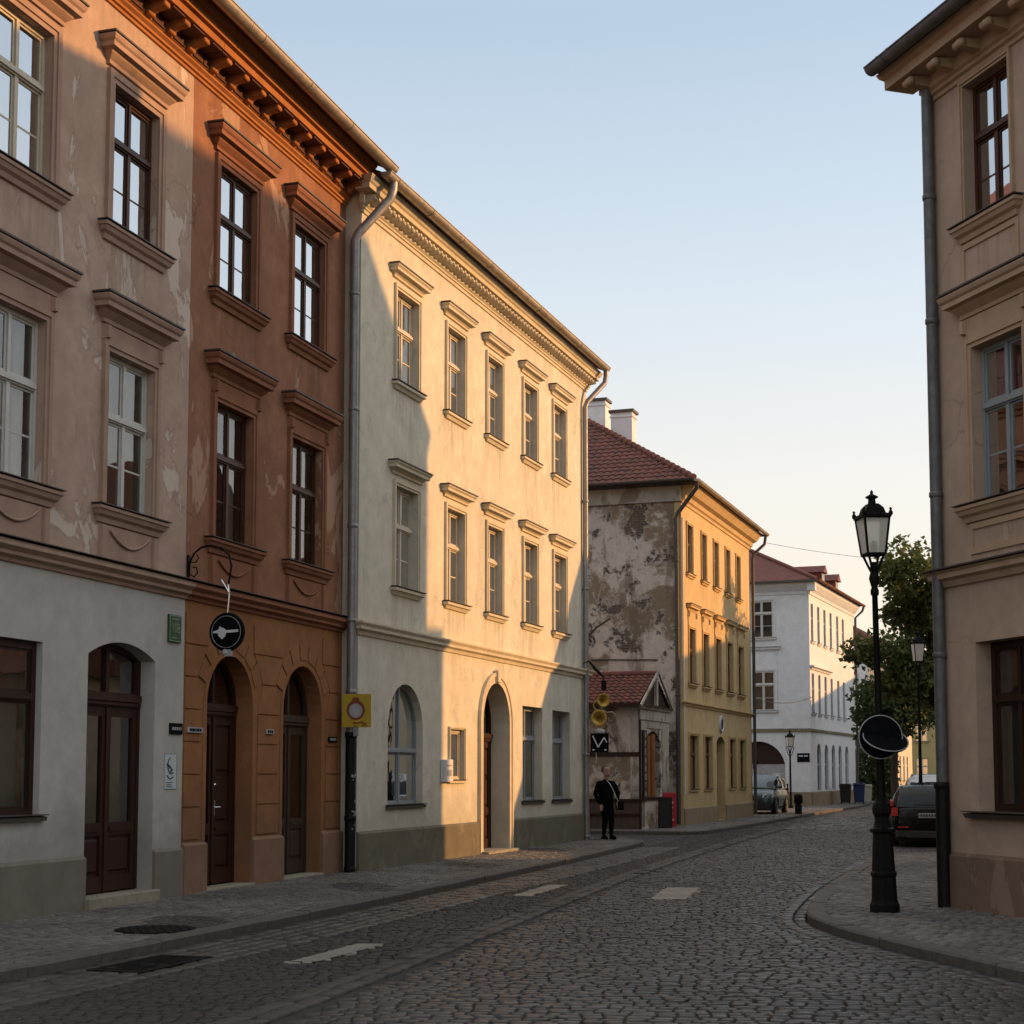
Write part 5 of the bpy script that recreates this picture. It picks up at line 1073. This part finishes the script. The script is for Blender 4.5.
b = MB(); b.box(-.21,.21,-.03,.03,.0,.92); nb = b.build('board', M['binblack'], o, .01); b = MB(); b.ring([(-.21,0),(.21,0),(.21,.92),(-.21,.92)], [(-.17,.05),(.17,.05),(.17,.87),(-.17,.87)], -.04, -.0305); b.build('board_frame', M['darkbrown'], nb)
# bollard, bins
o = thing('bollard', 'short black bollard on the pavement corner beside the parked car', 'bollard', (11.45,64.3,.12))
b = MB(); b.lathe([(.14,0),(.14,.36),(.10,.38),(.10,.40),(.17,.42),(.175,.72),(.15,.78),(.0,.82)], 12); b.build('bollard_body', M['iron'], o)
for nm, lab, x, y, m, wd, ht in (('wheelie_bin','black wheelie bin against the far end of the white house',17.55,84.6,M['binblack'],.62,1.05),('wheelie_bin','blue wheelie bin between the black bin and the pale bin',18.35,85.0,M['binblue'],.62,1.08),('wheelie_bin','pale grey bin to the right of the blue bin',19.1,86.4,M['bingrey'],.50,1.0)):
    o = thing(nm, lab, 'bin', (x,y,.12), R(-12), 'bins by the white house'); b = MB(); i0 = 0; h = wd/2
    b.add([(-h*.8,-h*.8,.08),(h*.8,-h*.8,.08),(h*.8,h*.8,.08),(-h*.8,h*.8,.08),(-h,-h,ht-.1),(h,-h,ht-.1),(h,h,ht-.1),(-h,h,ht-.1)], [(0,3,2,1),(4,5,6,7),(0,1,5,4),(1,2,6,5),(2,3,7,6),(3,0,4,7)]); b.build('bin_body', m, o, .02)
    b = MB(); b.box(-h-.03,h+.03,-h-.04,h+.03,ht-.098,ht-.04); b.taperbox(-h,h,-h,h,ht-.04,ht+.02,.06); b.build('lid', m, o, .015)
    b = MB(); b.lathe([(.1,-.03),(.1,.03)], 10, (-h*.7,h*.8,.1), 'x'); b.lathe([(.1,-.03),(.1,.03)], 10, (h*.7,h*.8,.1), 'x'); b.build('wheel', M['tyre'], o)
# overhead wires
def wire(name, label, p, q, sag, r=.012):
    b = MB(); p = Vector(p); q = Vector(q); b.tube([p.lerp(q, t/16)-Vector((0,0,sag*4*(t/16)*(1-t/16))) for t in range(17)], r, 5); tag(b.build(name, M['sheet']), label, 'wire')
wire('overhead_wire', 'thin high wire crossing the sky between the ochre house and the corner house', (9.9,61.9,10.7), (19,60,9.6), .25, .008)
wire('overhead_wire', 'thin lower wire from the ochre house to the white house', (9.3,61.6,4.6), (15.2,80.4,5.6), .25, .014)
# lamp arm on the derelict wall
b = MB(); b.tube([at(-.03,-3.0,6.0),at(-.5,-3.0,6.1),at(-1.1,-2.5,6.35),at(-1.3,-2.0,6.6)], .03, 6); b.tube([at(-.03,-3.0,5.4),at(-.03,-.8,5.35)], .02, 6); tag(b.build('wall_bracket', M['sheet']), 'thin dark curved bracket with cable on the bare stained end wall', 'bracket')

# ------------------------------------------------------------------ cars
def car(name, label, loc, head, paint, kind):
    """kind: dict of lengths. local: x = right, y = forward, origin under the middle of the car"""
    t = thing(name, label, 'car', loc, head, 'cars parked in the street'); L, W, H = kind['L'], kind['W'], kind['H']; hb = kind['belt']
    # body sections: y, half width, sill z, shoulder z, top z (hood / deck)
    secs = kind['body']; vs = []; fs = []
    for (y, hw, zs, zb, zt) in secs:
        ring = [(0,zs),(hw*.82,zs),(hw*.97,zs+.10),(hw,zs+(zb-zs)*.55),(hw*.985,zb),(hw*.90,zt-.01),(hw*.55,zt+.012),(0,zt+.018)]
        vs += [(x*W/2, y, z) for x, z in ring]+[(-x*W/2, y, z) for x, z in ring[-2:0:-1]]
    n = 14
    for i in range(len(secs)-1):
        for k in range(n): fs.append((i*n+k, (i+1)*n+k, (i+1)*n+(k+1)%n, i*n+(k+1)%n))
    fs += [tuple(range(n)), tuple(range(len(secs)*n-1, (len(secs)-1)*n-1, -1))]
    b = MB(); b.add(vs, fs, True); body = b.build('body', paint, t); md = body.modifiers.new('s','SUBSURF'); md.levels = 2; md.render_levels = 2
    # greenhouse
    g = kind['cabin']; vs = []; fs = []
    for (y, hb_, hr, zb, zr) in g:
        ring = [(hb_,zb),(hb_*.985,zb+(zr-zb)*.3),(hr*1.03,zb+(zr-zb)*.85),(hr*.93,zr-.015),(hr*.5,zr+.015),(0,zr+.022)]
        vs += [(x*W/2,y,z) for x, z in ring]+[(-x*W/2,y,z) for x, z in ring[-2::-1]]
    n = 11
    for i in range(len(g)-1):
        for k in range(n-1): fs.append((i*n+k, (i+1)*n+k, (i+1)*n+k+1, i*n+k+1))
    b = MB(); b.add(vs, fs, True); b.add(vs[:n], [tuple(range(n))]); b.add(vs[-n:], [tuple(range(n-1,-1,-1))]); roof = b.build('roof', paint, t)
    def quad(name_, pts, m, parent, off_=.012, inner=None):
        a = [Vector(p) for p in pts]; nr = (a[1]-a[0]).cross(a[3]-a[0]).normalized(); c = sum(a, Vector())/4
        ctr = Vector((0,0,.9)); nr = nr if nr.dot(c-ctr) > 0 else -nr; a = [p+nr*off_ for p in a]; q = MB(); N = 6; vv = []
        for i in range(N+1):
            for j in range(N+1):
                u, v = i/N, j/N; p = (a[0]*(1-u)+a[1]*u)*(1-v)+(a[3]*(1-u)+a[2]*u)*v; vv.append(p+nr*.03*math.sin(math.pi*u)*math.sin(math.pi*v))
        q.add(vv, [(i*(N+1)+j,(i+1)*(N+1)+j,(i+1)*(N+1)+j+1,i*(N+1)+j+1) for i in range(N) for j in range(N)], True); return q.build(name_, m, parent)
    W2 = W/2; r0, r1, f1, f0 = g[0], g[1], g[-2], g[-1]
    def pt(s, k, e): y, hb_, hr, zb, zr = s; return (k*W2*(hb_*(1-e)+hr*e), y, zb+(zr-zb)*e)
    def mixp(p, q, e): return tuple(p[i]*(1-e)+q[i]*e for i in range(3))
    gm = M['winblack']
    b0, b1 = [(-W2*r0[1]*.93, r0[0], r0[3]+.02), (W2*r0[1]*.93, r0[0], r0[3]+.02)], [(W2*r1[2]*.88, r1[0], r1[4]-.07), (-W2*r1[2]*.88, r1[0], r1[4]-.07)]
    quad('rear_window', b0+b1, gm, t, .02)
    b0, b1 = [(-W2*f0[1]*.93, f0[0], f0[3]+.02), (W2*f0[1]*.93, f0[0], f0[3]+.02)], [(W2*f1[2]*.9, f1[0], f1[4]-.05), (-W2*f1[2]*.9, f1[0], f1[4]-.05)]
    quad('windscreen', b0+b1, gm, t, .02)
    for s in (-1,1):
        ys = kind['pillars']; zb, zr = g[1][3]+.04, g[1][4]-.12
        for ya, yb, ta, tb in ys:
            xb, xt = W2*(g[2][1])*s, W2*(g[2][2]*1.03)*s
            quad('side_window', [(xb,ya,zb),(xb,yb,zb),(xt+(xb-xt)*.18,tb,zr),(xt+(xb-xt)*.18,ta,zr)], gm, t, .014)
    # wheels
    for s in (-1,1):
        for y in kind['axles']:
            wl = MB(); wl.lathe([(.20,-.1),(.30,-.105),(.325,-.08),(.33,0),(.325,.08),(.30,.105),(.20,.1)], 24, (s*(W2-.10),y,.33), 'x'); o = wl.build('wheel', M['tyre'], t)
            r_ = MB(); r_.lathe([(0,.095),(.05,.10),(.06,.085),(.17,.09),(.205,.108),(.205,.06),(.20,-.09)] if s > 0 else [(.20,.09),(.205,-.06),(.205,-.108),(.17,-.09),(.06,-.085),(.05,-.10),(0,-.095)], 20, (s*(W2-.10),y,.33), 'x')
            r_.build('rim', M['rim'], o)
            a = MB(); a.tube([(s*(W2+.002), y+.385*math.cos(q*math.pi/12), .31+.385*math.sin(q*math.pi/12)) for q in range(13)], .035, 6); a.build('wheel_arch', M['plastic'], t)
        m_ = MB(); m_.lathe([(0,-.09),(.07,-.06),(.085,0),(.07,.05),(0,.07)], 10, (s*(W2+.10), kind['mirror'], hb+.10), 'y'); m_.tube([(s*(W2-.03),kind['mirror'],hb+.03),(s*(W2+.06),kind['mirror'],hb+.08)], .025, 6); m_.build('mirror', paint, t)
        h_ = MB()
        for y in kind['handles']: h_.box(s*(W2-.01)-.015,s*(W2-.01)+.02,y-.09,y+.09,hb-.16,hb-.125)
        h_.build('handle', M['chrome'], t)
    yr, yf = secs[0][0], secs[-1][0]
    if kind.get('rails'):
        for s in (-1,1): b = MB(); b.tube([(s*W2*.70,g[1][0]+.1,g[1][4]+.01),(s*W2*.70,g[1][0]+.25,g[1][4]+.05),(s*W2*.70,g[-2][0]-.2,g[1][4]+.06),(s*W2*.70,g[-2][0]-.05,g[1][4]+.01)], .022, 6); b.build('roof_rail', M['chrome'], t)
    for s in (-1,1):
        b = MB(); xo, xi = sorted((s*W2*.985, s*W2*.77)); b.taperbox(xo,xi,yr-.03,yr+.22,hb-.20,hb+.03,.025); xo, xi = sorted((s*W2*.985, s*W2*.88)); b.taperbox(xo,xi,yr+.02,yr+.25,hb+.028,hb+.20,.03); b.build('tail_lamp', M['lamp_red'], t)
        b = MB(); b.taperbox(s*W2*.66-.13,s*W2*.66+.13,yr-.045,yr+.02,.46,.50,.01); b.build('reflector', M['lamp_red'], t)
        b = MB(); q = [(s*W2*.96,yf-.28,hb-.28),(s*W2*.50,yf+.0,hb-.34),(s*W2*.52,yf-.03,hb-.18),(s*W2*.92,yf-.32,hb-.10)]
        b.add(q+[(p[0]*.96,p[1]-.14,p[2]) for p in q], [(3,2,1,0) if s < 0 else (0,1,2,3)]+[(i,i+4,(i+1)%4+4,(i+1)%4) for i in range(4)]); b.build('headlight', M['lamp_clear'], t)
    b = MB(); b.box(-.26,.26,yr-.035,yr-.02,kind['plate'],kind['plate']+.115); p_ = b.build('number_plate', M['plate'], t); b = MB()
    for i in range(7): b.box(-.21+.062*i,-.21+.062*i+.035,yr-.039,yr-.0345,kind['plate']+.025,kind['plate']+.09)
    b.build('lettering', M['ink'], p_)
    b = MB(); b.taperbox(-W2*.86,W2*.86,yr-.05,yr+.06,.22,.42,.04); b.box(-W2*.6,W2*.6,yr-.058,yr-.045,.24,.27); b.box(-W2*.75,W2*.75,yr-.036,yr-.02,hb-.18,hb-.165); b.build('bumper', M['plastic'], t)
    b = MB(); b.box(-W2*.8,W2*.8,yf-.10,yf+.03,.22,.42); b.box(-W2*.48,W2*.48,yf-.06,yf+.02,.47,.60); b.build('grille', M['plastic'], t)
    b = MB(); b.box(-.26,.26,yf+.02,yf+.035,.44,.555); b.build('front_plate', M['plate'], t)
    b = MB(); b.box(-W2*.85,W2*.85,yr+.3,yf-.3,.16,.30); b.build('underbody', M['plastic'], t)
    return t
wm_ = NT('car_window'); wm_.base((.012,.016,.02)); wm_.rough(.04); wm_.b.inputs['Specular IOR Level'].default_value = .25; M['winblack'] = wm_.m
ESTATE = dict(L=4.65, W=1.84, H=1.46, belt=.92, plate=.70, rails=True, mirror=.95, handles=(-.35,.55), axles=(-1.38,1.42),
  body=[(-2.30,.80,.34,.72,.88),(-2.27,.90,.26,.80,.93),(-2.05,.98,.20,.86,.95),(-1.2,1.0,.18,.88,.95),(0,1.0,.18,.89,.96),(1.05,1.0,.18,.88,.96),(1.7,.98,.20,.80,.87),(2.15,.92,.24,.70,.76),(2.32,.80,.32,.56,.64)],
  cabin=[(-2.20,.90,.70,.92,.96),(-1.80,.93,.74,.92,1.42),(-.6,.94,.76,.92,1.46),(.2,.94,.75,.92,1.44),(1.02,.90,.66,.92,.96)], pillars=[(-1.85,-1.0,-1.55,-1.0),(-.93,.05,-.93,.0),(.12,.92,.07,.42)])
ESTATE['cabin'] = [(-2.20,.90,.72,.92,.97),(-1.86,.92,.74,.92,1.41),(-.6,.94,.76,.92,1.46),(.22,.94,.74,.92,1.43),(1.05,.90,.70,.92,.97)]
MPV = dict(ESTATE, L=4.2, W=1.78, H=1.62, belt=1.0, rails=True, plate=.74, mirror=.98,
  body=[(-2.05,.84,.34,.80,.96),(-2.02,.92,.28,.90,1.02),(-1.8,.98,.22,.94,1.03),(-1.0,1.0,.2,.96,1.03),(0,1.0,.2,.97,1.04),(.95,1.0,.2,.97,1.04),(1.55,.98,.22,.90,.98),(1.95,.92,.26,.76,.84),(2.08,.80,.34,.58,.68)],
  cabin=[(-2.0,.92,.76,1.0,1.05),(-1.78,.93,.77,1.0,1.55),(-.5,.95,.79,1.0,1.61),(.35,.95,.77,1.0,1.57),(1.22,.92,.72,1.0,1.05)], pillars=[(-1.75,-.95,-1.6,-.95),(-.88,.12,-.88,.06),(.2,1.08,.13,.58)], axles=(-1.25,1.30))
hd = -math.atan2(.235, .972)
car('parked_car', 'black estate car seen from behind, parked on the right by the corner house pipe', (9.80+.235*2.3, 37.75+.972*2.3, 0), hd, M['carblack'], ESTATE)
car('parked_car', 'silver car parked ahead of the black estate, only its roof showing', (11.55+.28*2.2, 44.0+.96*2.2, 0), -math.atan2(.28,.96), M['carsilver'], MPV).scale = (1,1,1.06)
hv = math.atan2(-1.25, -4.2); yaw = math.atan2(1.15, -4.2)
car('parked_car', 'dark slate people carrier facing the viewer beyond the ochre house', (9.55+.30*2.05, 63.9+.955*2.05, .10), math.pi-math.atan2(.32,.95), M['carteal'], MPV)

# ------------------------------------------------------------------ people (one continuous skinned body each)
def person(label, loc, rz, J, E_, parts):
    t = thing('person', label, 'person', loc, rz)
    for nm, m, joints, edges, root in parts:
        me = bpy.data.meshes.new(nm); names = list(joints); me.from_pydata([J[k][0] if k in J else joints[k][0] for k in names], [(names.index(a), names.index(b_)) for a, b_ in edges], []); o = bpy.data.objects.new(nm, me); COL.objects.link(o); o.parent = t
        sk = o.modifiers.new('skin', 'SKIN'); sk.use_smooth_shade = True; lay = me.skin_vertices if len(me.skin_vertices) else None
        if lay is None:
            bpy.context.view_layer.objects.active = o; o.select_set(True)
        d = me.skin_vertices[0].data
        for i, k in enumerate(names):
            r_ = joints[k][1]; d[i].radius = r_ if isinstance(r_, tuple) else (r_, r_); d[i].use_root = (k == root)
        s = o.modifiers.new('sub', 'SUBSURF'); s.levels = 2; s.render_levels = 2; me.materials.append(m)
    return t
# standing man: weight on his left leg, right elbow out, strap across the chest. local -y = towards the viewer
P = {}
bodyj = dict(pelvis=((0,0,.93),(.19,.135)), waist=((0,-.005,1.08),(.195,.13)), chest=((.0,-.01,1.28),(.22,.14)), neckb=((0,0,1.44),(.10,.08)), neck=((.0,-.01,1.50),.055),
  hipl=((.09,0,.86),.115), kneel=((.10,-.10,.49),.082), anl=((.10,-.06,.09),.045), toel=((.12,-.21,.045),.042),
  hipr=((-.09,0,.86),.115), kneer=((-.05,-.05,.49),.082), anr=((-.02,.10,.10),.045), toer=((-.03,-.05,.045),.042),
  shl=((.21,0,1.37),.085), ell=((.37,.04,1.13),.068), wrl=((.27,-.10,.92),.04),
  shr=((-.21,0,1.37),.085), elr=((-.28,.05,1.10),.066), wrr=((-.23,-.10,.87),.04))
ed = [('pelvis','waist'),('waist','chest'),('chest','neckb'),('neckb','neck'),('pelvis','hipl'),('hipl','kneel'),('kneel','anl'),('anl','toel'),('pelvis','hipr'),('hipr','kneer'),('kneer','anr'),('anr','toer'),('chest','shl'),('shl','ell'),('ell','wrl'),('chest','shr'),('shr','elr'),('elr','wrr')]
def skin_obj(name, m, parent, J, edges, root, lv=2):
    names = list(J); me = bpy.data.meshes.new(name); me.from_pydata([J[k][0] for k in names], [(names.index(a), names.index(b_)) for a, b_ in edges], [])
    o = bpy.data.objects.new(name, me); COL.objects.link(o); o.parent = parent; o.modifiers.new('skin', 'SKIN').use_smooth_shade = True
    d = me.skin_vertices[0].data
    for i, k in enumerate(names): r_ = J[k][1]; d[i].radius = r_ if isinstance(r_, tuple) else (r_, r_); d[i].use_root = (k == root)
    s = o.modifiers.new('sub', 'SUBSURF'); s.levels = lv; s.render_levels = lv; me.materials.append(m); return o
man = thing('person', 'person in black clothes with a pale bag strap at the cream house end', 'person', (2.33,39.85,.115), R(28))
skin_obj('body', M['black'], man, bodyj, ed, 'pelvis')
b = MB(); N = 16; vs = []; fs = []
prof = [(.0,-.12,0),(.045,-.115,-.02),(.062,-.085,-.018),(.072,-.045,-.006),(.076,0,0),(.078,.04,.004),(.072,.08,.006),(.05,.105,.006),(0,.118,.004)]
for r_, z, dy in prof:
    for k in range(N):
        w = 2*math.pi*k/N; x = r_*math.cos(w); y = r_*1.2*math.sin(w)+dy
        if -.06 < z < -.0 and abs(x) < .02 and y < -.05: y -= .022*(1-abs(x)/.02)
        if .0 < z < .06 and .015 < abs(x) < .05 and y < -.05: y += .008
        vs.append((x+.0, y-.02, z+1.66))
for i in range(len(prof)-1):
    for k in range(N): fs.append((i*N+k, i*N+(k+1)%N, (i+1)*N+(k+1)%N, (i+1)*N+k))
b.add(vs, fs, True)
for s in (-1,1): b.lathe([(0,-.012),(.022,-.008),(.026,.0),(.018,.012),(0,.014)], 8, (s*.078,-.01,1.65), 'x')
b.lathe([(.05,-.14),(.048,-.05)], 10, (0,-.005,1.63)); hd_ = b.build('head', M['skin'], man)
b = MB(); b.lathe([(.083,-.03),(.089,.02),(.086,.07),(.064,.11),(0,.13)], 16, (0,.016,1.665)); b.xform(Matrix.Translation((0,.012,0)) @ Matrix.Diagonal((1,1.12,1,1))); b.build('hair', M['hair'], hd_)
b = MB()
for s in (-1,1): b.lathe([(0,-.006),(.009,-.004),(.009,.004),(0,.006)], 8, (s*.03,-.112,1.672), 'y'); b.box(s*.03-.018,s*.03+.018,-.115,-.106,1.694,1.700)
b.box(-.022,.022,-.114,-.10,1.592,1.599); b.build('face_features', M['ink'], hd_)
for s, wr in ((1, bodyj['wrl'][0]), (-1, bodyj['wrr'][0])):
    hj = dict(w=(wr,.026), p=((wr[0]-s*.005,wr[1]-.03,wr[2]-.07),(.038,.018))); he = [('w','p')]
    for i in range(4):
        bx0 = wr[0]-s*.005+(i-1.5)*.019; l = (.034,.04,.042,.036)[i]; hj['k%d'%i] = ((bx0,wr[1]-.04,wr[2]-.105),.0095); hj['m%d'%i] = ((bx0,wr[1]-.052,wr[2]-.105-l),.009); hj['t%d'%i] = ((bx0,wr[1]-.045,wr[2]-.105-l*1.8),.007); he += [('p','k%d'%i),('k%d'%i,'m%d'%i),('m%d'%i,'t%d'%i)]
    hj['th'] = ((wr[0]-s*.045,wr[1]-.05,wr[2]-.06),.011); hj['tt'] = ((wr[0]-s*.055,wr[1]-.07,wr[2]-.10),.009); he += [('w','th'),('th','tt')]
    skin_obj('hand', M['skin'], man, hj, he, 'w', 1)
b = MB(); b.tube([(-.05,-.10,1.47),(.02,-.16,1.36),(.10,-.18,1.22),(.19,-.165,1.05),(.27,-.14,.92)], .009, 6); b.build('bag_strap', M['signwhite'], man)
b = MB(); b.box(.24,.43,-.17,-.04,.72,.93); b.build('shoulder_bag', M['black'], man, .03)
b = MB()
for x, y, a in ((.105,-.13,0),(-.03,.04,0)): b.box(x-.048,x+.048,y-.13,y+.10,.0,.075)
b.build('shoe', M['black'], man, .03)
for o_ in (hd_,): o_.scale = (1.1,1.1,1.06); o_.location = (0,0,-.09)

# ------------------------------------------------------------------ trees
def tree(label, loc, h, r, n, seed, lm, trunk=.22, cz=.62, group='street trees', leaf=.24, asym=(0,0)):
    g = random.Random(seed); t = thing('street_tree', label, 'tree', (loc[0],loc[1],0), 0, group); b = MB()
    z0 = h*.30; b.tube([(0,0,-.05),(.05,0,.5),(-.03,.06,z0*.6),(.02,.02,z0),(.08,-.03,h*.5),(.02,.05,h*.72)], [trunk*1.3,trunk,trunk*.85,trunk*.75,trunk*.5,trunk*.25], 9)
    cl = []; 
    for i in range(20):
        a = g.uniform(0, 2*math.pi); el = g.uniform(-.15,1.2); L = r*g.uniform(.55,1.0); st = Vector((0,0,h*g.uniform(.30,.62)))
        e = st+Vector((math.cos(a)*math.cos(el)*L+asym[0]*g.random(), math.sin(a)*math.cos(el)*L, math.sin(el)*L*.95+.3)); m_ = st.lerp(e,.5)+Vector((g.uniform(-.3,.3),g.uniform(-.3,.3),g.uniform(0,.5)))
        b.tube([st,m_,e], [trunk*.32,trunk*.2,trunk*.07], 6); cl += [(e, g.uniform(.6,1.15)*r*.36), (m_, g.uniform(.5,.9)*r*.33)]
        for q in range(2):
            e2 = m_.lerp(e, g.uniform(.3,.9))+Vector((g.uniform(-1,1),g.uniform(-1,1),g.uniform(-.4,.9)))*r*.35; b.tube([m_.lerp(e,.4),e2], [trunk*.12,trunk*.04], 5); cl.append((e2, g.uniform(.35,.8)*r*.3))
    b.build('trunk', M['bark'], t); c = MB(); per = n//len(cl)
    for p, rr in cl:
        k = int(per*(rr/(r*.28))**1.6)
        for q in range(k):
            d = Vector((g.gauss(0,1),g.gauss(0,1),g.gauss(0,.75))); d = d.normalized()*rr*(g.random()**.45); pos = p+d
            if pos.z < h*.16: continue
            s = leaf*g.uniform(.55,1.25); ax = Vector((g.gauss(0,1),g.gauss(0,1),g.gauss(0,.7)-.4)).normalized(); sd = ax.cross(Vector((g.gauss(0,1),g.gauss(0,1),g.gauss(0,1)))).normalized()
            nn = ax.cross(sd)*.25*s; c.add([pos, pos+ax*s*.5+sd*s*.34+nn, pos+ax*s, pos+ax*s*.5-sd*s*.34+nn], [(0,1,2,3)])
    c.build('crown', lm, t); return t
tree('broad leafy street tree rising over the parked cars beside the corner house', (16.1,60,0), 11.8, 3.1, 31000, 5, M['leaf'], leaf=.27)
tree('darker street tree further back, low behind the big lamp post', (18.6,78,0), 8.8, 2.6, 13000, 8, M['leafdark'], leaf=.30)
tree('tall thin tree top showing beside the corner house pipe', (19.6,69,0), 12.6, 2.2, 8000, 15, M['leaf'], leaf=.27)
def bush(label, loc, w, d, h, n, seed):
    g = random.Random(seed); t = thing('hedge', label, 'hedge', (loc[0],loc[1],0), 0); c = MB(); b = MB()
    for i in range(7): x = g.uniform(-w/2,w/2); b.tube([(x,0,0),(x+g.uniform(-.3,.3),g.uniform(-.3,.3),h*.7)], [.05,.02], 5)
    b.build('stem', M['bark'], t)
    for q in range(n):
        x, y, z = g.uniform(-1,1), g.uniform(-1,1), g.random(); z = z*h*(1-.25*x*x)*(.85+.15*math.sin(x*7)); pos = Vector((x*w/2, y*d/2, z)); s = g.uniform(.15,.32); ax = Vector((g.gauss(0,1),g.gauss(0,1),g.gauss(0,1))).normalized(); sd = ax.cross(Vector((g.gauss(0,1),g.gauss(0,1),g.gauss(0,1)))).normalized(); c.add([pos,pos+ax*s*.5+sd*s*.35,pos+ax*s,pos+ax*s*.5-sd*s*.35], [(0,1,2,3)])
    c.build('foliage', M['leafdark'], t)
bush('tall dark hedge closing the view past the bins', (21.6,96,0), 2.6, 2.0, 4.3, 3500, 3)

# ------------------------------------------------------------------ sky, sun, camera
SUN_EL = 14.0; SUN_DIR = Vector((.994*math.cos(R(SUN_EL)), .107*math.cos(R(SUN_EL)), math.sin(R(SUN_EL))))
wd = bpy.data.worlds.new('World'); S.world = wd; wd.use_nodes = True; nt = wd.node_tree; bg = nt.nodes['Background']
sky = nt.nodes.new('ShaderNodeTexSky'); sky.sky_type = 'NISHITA'; sky.sun_disc = False; sky.sun_elevation = R(SUN_EL); sky.sun_rotation = math.atan2(SUN_DIR.x, SUN_DIR.y)
sky.altitude = 200; sky.air_density = 1.0; sky.dust_density = 1.6; sky.ozone_density = 1.0
hs_ = nt.nodes.new('ShaderNodeHueSaturation'); hs_.inputs['Saturation'].default_value = .75; hs_.inputs['Value'].default_value = 2.6; nt.links.new(sky.outputs[0], hs_.inputs['Color'])
# evening haze: a pale warm band near the horizon that fades to blue, then whitens overhead as added fill light, blended into the physical sky
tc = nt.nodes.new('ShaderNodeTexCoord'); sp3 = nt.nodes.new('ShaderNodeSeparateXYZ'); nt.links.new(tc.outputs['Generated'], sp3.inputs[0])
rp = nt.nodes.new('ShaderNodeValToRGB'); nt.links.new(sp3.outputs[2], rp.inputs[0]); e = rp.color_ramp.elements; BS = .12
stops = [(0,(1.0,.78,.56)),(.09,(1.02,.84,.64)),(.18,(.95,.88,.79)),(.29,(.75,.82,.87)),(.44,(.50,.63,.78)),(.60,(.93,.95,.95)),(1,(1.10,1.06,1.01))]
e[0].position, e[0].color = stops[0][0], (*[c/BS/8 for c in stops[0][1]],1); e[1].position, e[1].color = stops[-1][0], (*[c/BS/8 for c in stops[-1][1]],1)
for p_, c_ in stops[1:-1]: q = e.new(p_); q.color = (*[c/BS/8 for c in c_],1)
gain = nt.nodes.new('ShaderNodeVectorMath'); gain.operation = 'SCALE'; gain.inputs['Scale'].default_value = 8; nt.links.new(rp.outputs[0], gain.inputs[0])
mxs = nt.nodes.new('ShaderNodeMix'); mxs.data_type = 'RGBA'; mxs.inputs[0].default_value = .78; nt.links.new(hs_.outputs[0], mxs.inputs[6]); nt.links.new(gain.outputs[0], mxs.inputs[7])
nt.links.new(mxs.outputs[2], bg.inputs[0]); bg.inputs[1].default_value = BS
sl = bpy.data.lights.new('sun', 'SUN'); sl.energy = 5.0; sl.angle = R(.6); sl.color = (1.0, .50, .165)
so_ = bpy.data.objects.new('sun', sl); COL.objects.link(so_); so_.rotation_euler = SUN_DIR.to_track_quat('Z', 'Y').to_euler(); so_.location = (40,20,30)
cam = bpy.data.cameras.new('camera'); co = bpy.data.objects.new('camera', cam); COL.objects.link(co); S.camera = co
TT = 1600/18700; co.location = (0,0,1.75); co.rotation_euler = (R(90)+math.atan(TT), 0, 0)
cam.sensor_width = 36; cam.lens = 36*1600/1024; cam.shift_y = (773-1600*TT-512)/1024; cam.clip_end = 3000; cam.clip_start = .1
S.view_settings.view_transform = 'Standard'; S.view_settings.look = 'None'; S.view_settings.exposure = 0; S.view_settings.gamma = 1
S.cycles.max_bounces = 6; S.cycles.transparent_max_bounces = 12; S.cycles.caustics_reflective = False; S.cycles.caustics_refractive = False
